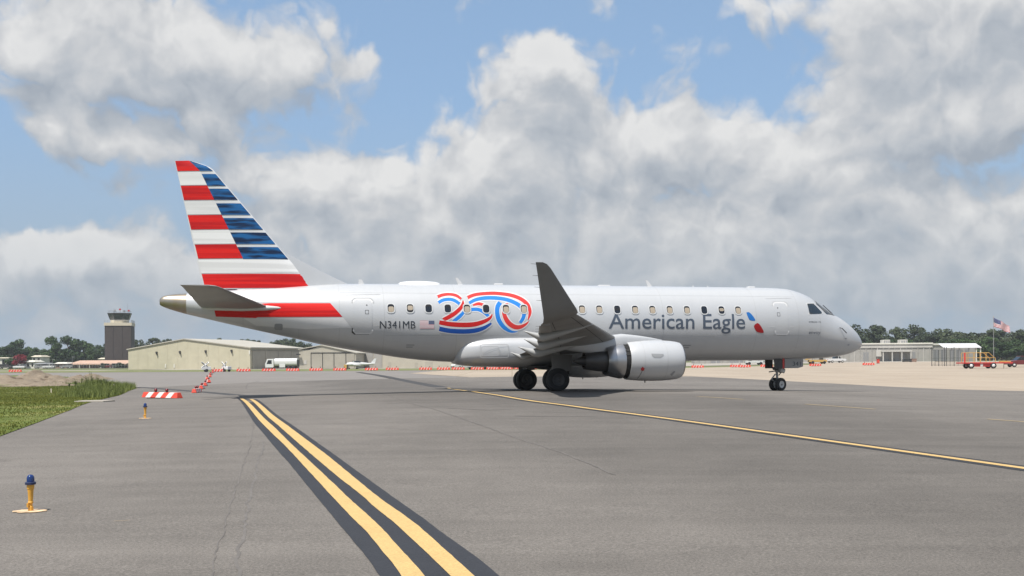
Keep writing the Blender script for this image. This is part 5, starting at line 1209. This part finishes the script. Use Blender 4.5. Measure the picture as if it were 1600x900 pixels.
# ------------------------------------------------------------------ right side
wt = Wall(1085, 345, 1456, 335); tm = wt.root('terminal_building', 'long grey flat-roofed airport building behind the jet nose', 'building')
th_ = wt.z(1400, 538.0); MB().box(0, wt.W, 0, 26, 0, th_).build('wall', 'terminal_wall', tm)
MB().box(-.3, wt.W+.3, -.5, 26.3, th_, wt.z(1400, 535.8)).build('roof_edge', 'white_wall', tm)
MB().box(-.2, wt.W+.2, -.25, 0, th_-1.1, th_-.05).build('fascia', 'terminal_pale', tm)
for p0 in range(1092, 1456, 9):
    xx = wt.x(p0); MB().box(xx-.10, xx+.10, -.18, -.01, .1, th_-1.15).build('pilaster', 'terminal_pale' if (p0//9) % 4 == 0 else 'terminal_wall', tm)
for (p0, p1) in ((1384, 1395.5), (1411.5, 1423)):
    xx, x1_ = wt.x(p0), wt.x(p1); ac = MB().box(xx, x1_, 4, 8, th_+.3, th_+1.55).build('rooftop_unit', 'terminal_pale', tm, bevel=.05)
    for q in range(3): MB().box(xx+.3+q*.7, xx+.75+q*.7, 3.94, 3.99, th_+.5, th_+1.3).build('grille', 'steel_grey', ac)
cp = MB().box(wt.x(1375), wt.x(1422), -3.0, -.2, wt.z(1400, 549.6), wt.z(1400, 547.4)).build('canopy', 'terminal_pale', tm)
for p0 in (1377, 1391, 1406, 1420): MB().box(wt.x(p0)-.15, wt.x(p0)+.15, -2.9, -2.6, 0, wt.z(1400, 549.6)).build('canopy_post', 'terminal_pale', cp)
for (p0, p1) in ((1378, 1390), (1393, 1405), (1407, 1414), (1423, 1430)): MB().box(wt.x(p0), wt.x(p1), -.08, -.02, .1, wt.z(1400, 550)).build('doorway', 'steel_grey', tm)
MB().box(wt.x(1360), wt.x(1456), -4.2, -3.4, 0, .42).build('kerb_wall', 'white_wall', tm)
for (p0, p1) in ((1349, 1357), (1110, 1125), (1140, 1160), (1180, 1195)): MB().box(wt.x(p0), wt.x(p1), -.1, -.02, .1, 3.4).build('roller_door', 'steel_grey', tm)
MB().box(wt.x(1368), wt.x(1376), -1.4, -.3, wt.z(1370, 557), wt.z(1370, 546.5)).build('wall_cabinet', 'terminal_pale', tm)
wr = Wall(1456, 335, 1524, 338); wg_ = wr.root('gate_wing', 'grey wing of the airport building behind the wire fence', 'building'); MB().box(0, wr.W, 0, 20, 0, wr.z(1480, 539)).build('wall', 'terminal_wall', wg_); MB().box(-.05, wr.W+.3, -.3, 20.3, wr.z(1480, 539), wr.z(1480, 536.5)).build('roof_edge', 'white_wall', wg_)
for (p0, p1) in ((1458, 1466), (1470, 1478), (1484, 1490), (1494, 1502), (1508, 1514)): MB().box(wr.x(p0), wr.x(p1), -.08, -.02, .1, wr.z(1480, 546)).build('window', 'steel_grey', wg_)
wa = Wall(1475, 300, 1534, 300); aw = wa.root('awning', 'white covered walkway roof on posts left of the flagpole', 'awning')
zt0, zt1 = wa.z(1500, 542.8), wa.z(1500, 536.2)
MB().add([(0, 0, zt0), (wa.W, 0, zt0), (wa.W, 4, zt1), (0, 4, zt1), (0, 0, zt0-.15), (wa.W, 0, zt0-.15), (wa.W, 4, zt1-.15), (0, 4, zt1-.15)], [(0, 1, 2, 3), (4, 7, 6, 5), (0, 4, 5, 1), (1, 5, 6, 2), (2, 6, 7, 3), (3, 7, 4, 0)]).build('roof', 'vehicle_white', aw)
for p0 in (1476, 1488, 1500, 1515, 1526.5, 1533): MB().box(wa.x(p0)-.13, wa.x(p0)+.13, .3, .56, 0, zt0-.1).build('post', 'white_wall' if p0 > 1520 else 'steel_grey', aw)
wf = Wall(1455.5, 190, 1504, 188); fe = wf.root('wire_fence', 'dark wire fence of tall posts left of the red cart', 'fence')
fh = wf.z(1456, 542.5)
for p0 in (1455.8, 1461, 1466.8, 1472, 1475.8, 1479, 1484.5, 1490.8, 1497, 1503.5): MB().cyl((wf.x(p0), 0, 0), (wf.x(p0), 0, fh if p0 in (1455.8, 1475.8, 1479, 1490.8) else fh*.86), .055 if p0 in (1455.8, 1475.8, 1479, 1490.8, 1466.8) else .03, None, 6).build('post', 'fence_dark', fe)
for zq in (fh*.84, fh*.42, fh*.05): MB().cyl((0, 0, zq), (wf.W, 0, zq), .03, .03, 6).build('rail', 'fence_dark', fe)
wire = MB()
for q in range(int(wf.W/.16)): wire.cyl((q*.16, .02, .05), (q*.16, .02, fh*.84), .005, .005, 3, False)
for q in range(int(fh*.8/.16)): wire.cyl((0, .02, .1+q*.16), (wf.W, .02, .1+q*.16), .005, .005, 3, False)
wr_o = wire.build('wire_mesh', 'fence_dark', fe); wr_o['kind'] = 'stuff'
# red step cart with yellow rails
cx, cy = G(1533, 575.8); ct = thing('service_cart', 'red flatbed service cart with yellow hand rails beside the fence', 'cart', (cx, cy, gz(cx, cy)), R_(0)); S = FPX/cy
def cxz(px, py): return (px-1533)/S, (575.8-py)/S
(a0, zd), (a1, _) = cxz(1498, 567.5), cxz(1578, 567.5)
MB().box(a0, a1, -.95, .95, zd-.06, zd+.14).build('deck', 'cart_red', ct, bevel=.02)
MB().box(cxz(1516, 0)[0], cxz(1550, 0)[0], -.8, .8, .28, zd-.07).build('chassis', 'cart_red', ct, bevel=.03)
MB().box(cxz(1528, 0)[0], cxz(1532, 0)[0], -.83, -.81, .32, .75).build('panel_notice', 'vehicle_white', ct)
MB().box(cxz(1502.5, 0)[0], cxz(1504.5, 0)[0], -.95, -.75, zd+.1, cxz(0, 551)[1]).build('end_board', 'barricade_orange', ct)
for px_ in (1513.5, 1548):
    for sy in (-.85, .85):
        q = MB().lathe([(-.12, .2), (-.13, .40), (-.08, .44), (.08, .44), (.13, .40), (.12, .2)], (cxz(px_, 0)[0], sy, .44), 'Y', 20).build('wheel', 'rubber', ct, True); MB().lathe([(-.13, .01), (-.12, .28), (.12, .28), (.13, .01)], (cxz(px_, 0)[0], sy, .44), 'Y', 16).build('rim', 'vehicle_white', q, True)
for sy in (-.9, .9):
    top = cxz(0, 551.2)[1]; mid_ = cxz(0, 559)[1]
    MB().tube([(cxz(1506.5, 0)[0], sy, zd+.1), (cxz(1506.5, 0)[0], sy, top-.1), (cxz(1507.5, 0)[0], sy, top), (cxz(1541, 0)[0], sy, top), (cxz(1546, 0)[0], sy, cxz(0, 556)[1]), (cxz(1551, 0)[0], sy, cxz(0, 560)[1]), (cxz(1551, 0)[0], sy, zd+.1)], .045, 8).build('hand_rail', 'cart_yellow', ct)
    MB().tube([(cxz(1506.5, 0)[0], sy, mid_), (cxz(1549, 0)[0], sy, mid_)], .04, 8).build('mid_rail', 'cart_yellow', ct)
    for px_ in (1517, 1527, 1536.5): MB().tube([(cxz(px_, 0)[0], sy, zd+.1), (cxz(px_, 0)[0], sy, top)], .035 if px_ < 1530 else .055, 8).build('rail_post', 'cart_yellow', ct)
MB().box(cxz(1562, 0)[0], cxz(1578, 0)[0], -.3, .3, zd+.14, zd+.32).build('drawbar_block', 'cart_yellow', ct)
MB().cyl((cxz(1566, 0)[0], -.5, 0), (cxz(1566, 0)[0], -.5, zd-.05), .04, .04, 8).build('support_leg', 'gear_dark', ct)
# yellow loader and bits under the nose
def loader(px_, Z_, label, mt_, rz):
    r = thing('belt_loader', label, 'belt loader', vput(px_, Z_), R_(rz)); MB().box(-2.2, 2.2, -.8, .8, .45, 1.0).build('chassis', mt_, r, bevel=.05)
    cvb = MB().box(-3.2, 3.2, -.35, .35, -.1, .1).build('conveyor', mt_, r); cvb.location = (0, 0, 1.75); cvb.rotation_euler = (0, R_(-13), 0)
    for x in (-1.5, 1.5):
        for sy in (-.75, .75): MB().lathe([(-.12, .1), (-.13, .36), (.13, .36), (.12, .1)], (x, sy, .38), 'Y', 16, True).build('wheel', 'rubber', r, True)
    MB().box(.4, 1.2, -.78, -.2, 1.0, 1.7).build('seat_box', 'gear_dark', r); MB().tube([(-1, .6, 1), (-1, .6, 1.5)], .06, 6).build('lift_arm', 'gear_dark', r)
loader(1277, 255, 'yellow belt loader parked behind the nose gear', 'cart_yellow', 8)
loader(1178, 262, 'white belt loader parked left of the nose gear', 'vehicle_white', 188)
# crates and pallets of stores near the gate
for k, (px_, Z_, w_, h_, mt_, lab) in enumerate([(1417, 300, 2.4, .7, 'fence_dark', 'dark planter box in front of the airport building'), (1427.5, 300, 1.4, .9, 'brick_wall', 'brown crate right of the dark planter box'), (1372, 250, .4, 1.0, 'barricade_orange', 'orange stand with dark top beside the right barricade')]):
    r = thing('crate', lab, 'box', vput(px_, Z_)); MB().box(-w_/2, w_/2, -.5, .5, .05, h_).build('box', mt_, r, bevel=.04); MB().box(-w_/2-.04, w_/2+.04, -.54, .54, h_, h_+.06).build('lid', mt_, r)
    for sx_ in (-1, 1): MB().box(sx_*w_*.4-.05, sx_*w_*.4+.05, -.45, .45, 0, .06).build('skid', 'gear_dark', r)
# flag on its pole
fp = vput(1552.7, 300); fl = thing('flagpole', 'tall silver flagpole near the right edge of the photo', 'flagpole', fp); ztop = AT(1552.5, 496, 300).z-fp[2]
MB().cyl((0, 0, 0), (0, 0, ztop), .11, .05, 12).build('pole', 'steel_grey', fl); MB().lathe([(ztop, .01), (ztop+.08, .10), (ztop+.18, .10), (ztop+.25, .01)], (0, 0, 0), 'Z', 12).build('finial', 'light_orange', fl); MB().cyl((0, 0, 0), (0, 0, .3), .3, .25, 12).build('base', 'far_concrete', fl)
fg = thing('flag', 'red, white and blue striped flag flying from the silver pole', 'flag', (fp[0]+.08, fp[1], fp[2]+ztop-.1)); FL, FHt = 5.2, 2.55
def flagpt(s, t):
    x = FL*.92*s; y = .42*math.sin(s*9.0+t*1.2)*s**.6+.3*s; z = -FHt*t*(1-.25*s)-2.6*s**1.15-.15*math.sin(s*11+.6)*s
    return (x, y, z)
for k in range(13):
    s0 = .42 if k < 7 else 0; n = 26; vs = []
    for tt in (k/13, (k+1)/13): vs += [flagpt(s0+(1-s0)*i/n, tt) for i in range(n+1)]
    o = MB().add(vs, [(i, i+1, n+2+i, n+1+i) for i in range(n)]).build('stripe', 'flag_red' if k % 2 == 0 else 'flag_white', fg, True); so = o.modifiers.new('t', 'SOLIDIFY'); so.thickness = .01
n = 14; vs = [flagpt(.42*i/n, 7/13*j/6) for j in range(7) for i in range(n+1)]
o = MB().add(vs, [(j*(n+1)+i, j*(n+1)+i+1, (j+1)*(n+1)+i+1, (j+1)*(n+1)+i) for j in range(6) for i in range(n)]).build('canton', 'flag_blue', fg, True); so = o.modifiers.new('t', 'SOLIDIFY'); so.thickness = .01
for j in range(4):
    for i in range(5):
        p = Vector(flagpt(.42*(i+.7)/5.4, 7/13*(j+.6)/4.2)); MB().add([p+Vector((.05*math.cos(a), -.03, .05*math.sin(a))) for a in [2*math.pi*q/5 for q in range(5)]], [(0, 1, 2, 3, 4)]).build('star', 'flag_white', fg)

# ------------------------------------------------------------------ trees
def tree_proto(kind, seed):
    rnd = random.Random(seed); tr, cr_ = MB(), MB(); H = 10.0
    lobes = []
    if kind == 'pine':
        for k in range(11): a = rnd.uniform(0, 6.28); rr = rnd.uniform(0, 2.6); lobes.append((Vector((rr*math.cos(a), rr*math.sin(a), rnd.uniform(4.6, 8.9))), rnd.uniform(1.0, 1.7), .62))
        lobes.append((Vector((0, 0, 9.1)), 1.3, .7))
        for k in range(5): a = rnd.uniform(0, 6.28); rr = rnd.uniform(1.0, 2.6); lobes.append((Vector((rr*math.cos(a), rr*math.sin(a), rnd.uniform(2.2, 4.6))), rnd.uniform(.9, 1.4), .6))
    elif kind == 'broad':
        for k in range(16): a = rnd.uniform(0, 6.28); zz_ = rnd.uniform(2.0, 8.6); mx = 3.1*math.sin(math.pi*min(1, (zz_-.6)/9.6))**.6; rr = rnd.uniform(.3, 1)*mx; lobes.append((Vector((rr*math.cos(a), rr*math.sin(a), zz_)), rnd.uniform(1.0, 1.75), .85))
        lobes.append((Vector((0, 0, 8.8)), 1.2, .9))
    else:                                               # umbrella-topped pine
        for k in range(8): a = rnd.uniform(0, 6.28); rr = rnd.uniform(.4, 2.4); lobes.append((Vector((rr*math.cos(a), rr*math.sin(a), rnd.uniform(7.6, 9.2))), rnd.uniform(.8, 1.3), .5))
    tr.cyl((0, 0, 0), (.1, 0, 4.5), .26, .18, 8, False).cyl((.1, 0, 4.5), (0, .1, 8.6), .18, .05, 8, False)
    for c, r, f in lobes:
        tr.cyl((0, 0, max(1.2, c.z-1.6)), c, .07, .025, 5, False)
        for q in range(int(95*r*r)):
            d = Vector((rnd.gauss(0, 1), rnd.gauss(0, 1), rnd.gauss(0, 1))).normalized(); p = c+Vector((d.x*r, d.y*r, d.z*r*f))*rnd.uniform(.6, 1.08)
            sz = rnd.uniform(.16, .36); a = Vector((rnd.gauss(0, 1), rnd.gauss(0, 1), rnd.gauss(0, .7))).normalized(); b = a.cross(d+Vector((rnd.gauss(0, .5), rnd.gauss(0, .5), rnd.gauss(0, .5)))).normalized()
            cr_.quad(p-a*sz, p-b*sz*.7, p+a*sz, p+b*sz*.7)
    return tr.mesh('trunk'), cr_.mesh('crown')
PROTO = {}
for kd, n_ in (('pine', 4), ('broad', 4), ('umbrella', 2)): PROTO[kd] = [tree_proto(kd, 11+7*i+len(kd)*31) for i in range(n_)]
for ml_ in PROTO.values():
    for tm_, cm_ in ml_: tm_.materials.append(M['bark'])
CROWN = {}
def tree(kind, px, ytop, Z, wpx, label, leaf, group, name='tree'):
    b = base_at(px, Z); h = AT(px, ytop, Z).z-b.z; i = random.randrange(len(PROTO[kind])); tm_, cm_ = PROTO[kind][i]
    key = (kind, i, leaf)
    if key not in CROWN: c = cm_.copy(); c.materials.append(M[leaf]); CROWN[key] = c
    r = thing(name, label, 'tree', b, random.uniform(0, 6.28), group); s = h/10.0; sw = (wpx*Z/FPX)/6.6; r.scale = (sw, sw, s)
    put('trunk', tm_, None, r); put('crown', CROWN[key], None, r)
rt = [(1322, 509, 52, 'pine'), (1337, 506, 46, 'broad'), (1352, 514, 40, 'pine'), (1366, 508, 34, 'pine'), (1377, 508, 26, 'broad'), (1389, 524, 30, 'broad'), (1402, 511, 24, 'pine'), (1413, 518, 30, 'broad'), (1428, 507, 44, 'pine'), (1443, 515, 34, 'broad'), (1457, 518, 36, 'pine'),
      (1466, 512, 36, 'broad'), (1481, 514, 40, 'pine'), (1496, 518, 36, 'broad'), (1510, 521, 30, 'broad'), (1523, 524, 30, 'pine'), (1538, 520, 34, 'broad'), (1550, 514, 38, 'pine'), (1565, 516, 36, 'pine'), (1580, 517, 36, 'broad'), (1595, 515, 38, 'pine'), (1612, 516, 40, 'broad')]
for k, (x, y, wd, kd) in enumerate(rt): tree(kd, x, y, 400+random.uniform(0, 45), wd, 'dark green tree behind the airport building, %s from the jet nose rightwards' % ORD[k], 'leaf_pine', 'trees behind the airport building')
for k, x in enumerate([1330, 1358, 1384, 1394, 1420, 1450, 1473, 1488, 1503, 1518, 1531, 1545, 1558, 1573, 1588, 1604]): tree('broad', x, 531+random.uniform(-6, 4), 385, 34, 'low bushy tree, %s from left in the lower rank behind the airport roof' % ORD[k], 'leaf_broad', 'lower trees behind the airport building')
lt = [(-8, 528, 22, 'umbrella'), (4, 541, 30, 'broad'), (20, 538, 32, 'broad'), (31, 529, 36, 'broad'), (44, 541, 26, 'broad'), (56, 543, 22, 'pine'), (68, 544, 22, 'broad'), (81, 524.5, 24, 'broad'), (92, 536, 26, 'broad'), (106, 523.5, 36, 'broad'), (119, 529, 26, 'pine'), (130, 531, 30, 'broad'), (142, 536, 24, 'broad'), (152, 538, 20, 'broad'), (164, 537, 14, 'pine')]
for k, (x, y, wd, kd) in enumerate(lt): tree(kd, x, y, 432+random.uniform(0, 40), wd, 'green tree left of the control tower, %s from the left edge' % ORD[k], 'leaf_broad', 'trees left of the control tower')
mt3 = [(213, 531, 18, 'pine'), (221, 529.5, 20, 'broad'), (231, 532, 18, 'broad'), (242, 524.5, 20, 'umbrella'), (243, 533, 26, 'broad'), (256, 531, 22, 'pine'), (266, 528, 15, 'umbrella'), (277, 529, 14, 'umbrella'), (345, 526.5, 14, 'umbrella'), (378, 527, 16, 'umbrella'), (388, 529, 22, 'broad'), (402, 530, 20, 'umbrella'), (424, 534, 18, 'pine'), (433, 531.5, 26, 'pine'), (446, 528.5, 30, 'broad'), (458, 529, 28, 'pine'), (470, 533, 26, 'broad'), (483, 536, 26, 'pine'), (466, 541, 24, 'broad')]
for k, (x, y, wd, kd) in enumerate(mt3): tree(kd, x, y, 440+random.uniform(0, 40), wd, 'dark tree behind the hangars, %s from the control tower rightwards' % ORD[k], 'leaf_pine', 'trees behind the hangars')
tree('broad', 31, 553, 404, 20, 'crape myrtle covered in red blossom in the car park at left', 'leaf_red', 'car park trees', 'flowering_tree')
for k, (x, y, wd) in enumerate([(19, 558, 26), (44, 562, 20)]): tree('broad', x, y, 408, wd, ['dark shrub left of the red flowering tree', 'dark shrub right of the red flowering tree'][k], 'leaf_broad', 'car park trees', 'shrub')
for k, (x, y, wd) in enumerate([(160, 567, 10), (186, 566, 16), (1596, 556, 30), (1583, 560, 22), (1540, 560, 20)]):
    tree('broad', x, y, 386 if x < 800 else 330, wd, ['round bush before the left half of the salmon-roofed building', 'round bush before the right end of the salmon-roofed building', 'bush behind the dark red suv', 'bush between flagpole and dark red suv', 'bush behind the red service cart'][k], 'leaf_pine', 'bushes by buildings', 'bush')
# distant wood closing the horizon
dv_, df_ = [], []
def wood(x0, x1, y, h, n, seed):
    rnd = random.Random(seed)
    for _ in range(n):
        x = rnd.uniform(x0, x1); yy = y+rnd.uniform(-25, 25); hh = h*(.75+.35*noise.noise(Vector((x*.02, seed, 0)))+.2*noise.noise(Vector((x*.09, seed, 3)))); z = gz(x, yy)+hh*rnd.random()**.6; sz = rnd.uniform(.8, 1.9); o = len(dv_)
        a = Vector((rnd.gauss(0, 1), rnd.gauss(0, 1), rnd.gauss(0, .7))).normalized(); b = a.orthogonal(); b.rotate(Matrix.Rotation(rnd.uniform(0, 6.28), 3, a)); p = Vector((x, yy, z))
        dv_.extend([p-a*sz, p-b*sz*.7, p+a*sz, p+b*sz*.7]); df_.append((o, o+1, o+2, o+3))
wood(-520, -150, 560, 11, 16000, 3); wood(-160, 160, 620, 11, 8000, 5); wood(130, 560, 520, 13, 18000, 8)
mb = MB(); mb.v, mb.f = dv_, df_; o = put('far_wood', mb.mesh('far_wood'), 'leaf_pine'); o['kind'] = 'stuff'; o['label'] = 'distant dark green wood along the horizon'; o['category'] = 'trees'

# ------------------------------------------------------------------ thin haze over the whole field
m_ = bpy.data.materials.new('haze_air'); m_.use_nodes = True; t_ = m_.node_tree; t_.nodes.remove(t_.nodes['Principled BSDF']); pv = t_.nodes.new('ShaderNodeVolumePrincipled')
pv.inputs['Color'].default_value = (.86, .90, .95, 1); pv.inputs['Density'].default_value = .00019; pv.inputs['Anisotropy'].default_value = .2
t_.links.new(pv.outputs[0], t_.nodes['Material Output'].inputs['Volume']); M['haze_air'] = m_
hzb = MB().box(-3600, 3600, -90, 5600, -2.2, 32).build('haze', 'haze_air'); hzb['kind'] = 'stuff'; hzb['label'] = 'thin pale summer haze over the airfield'; hzb['category'] = 'haze'
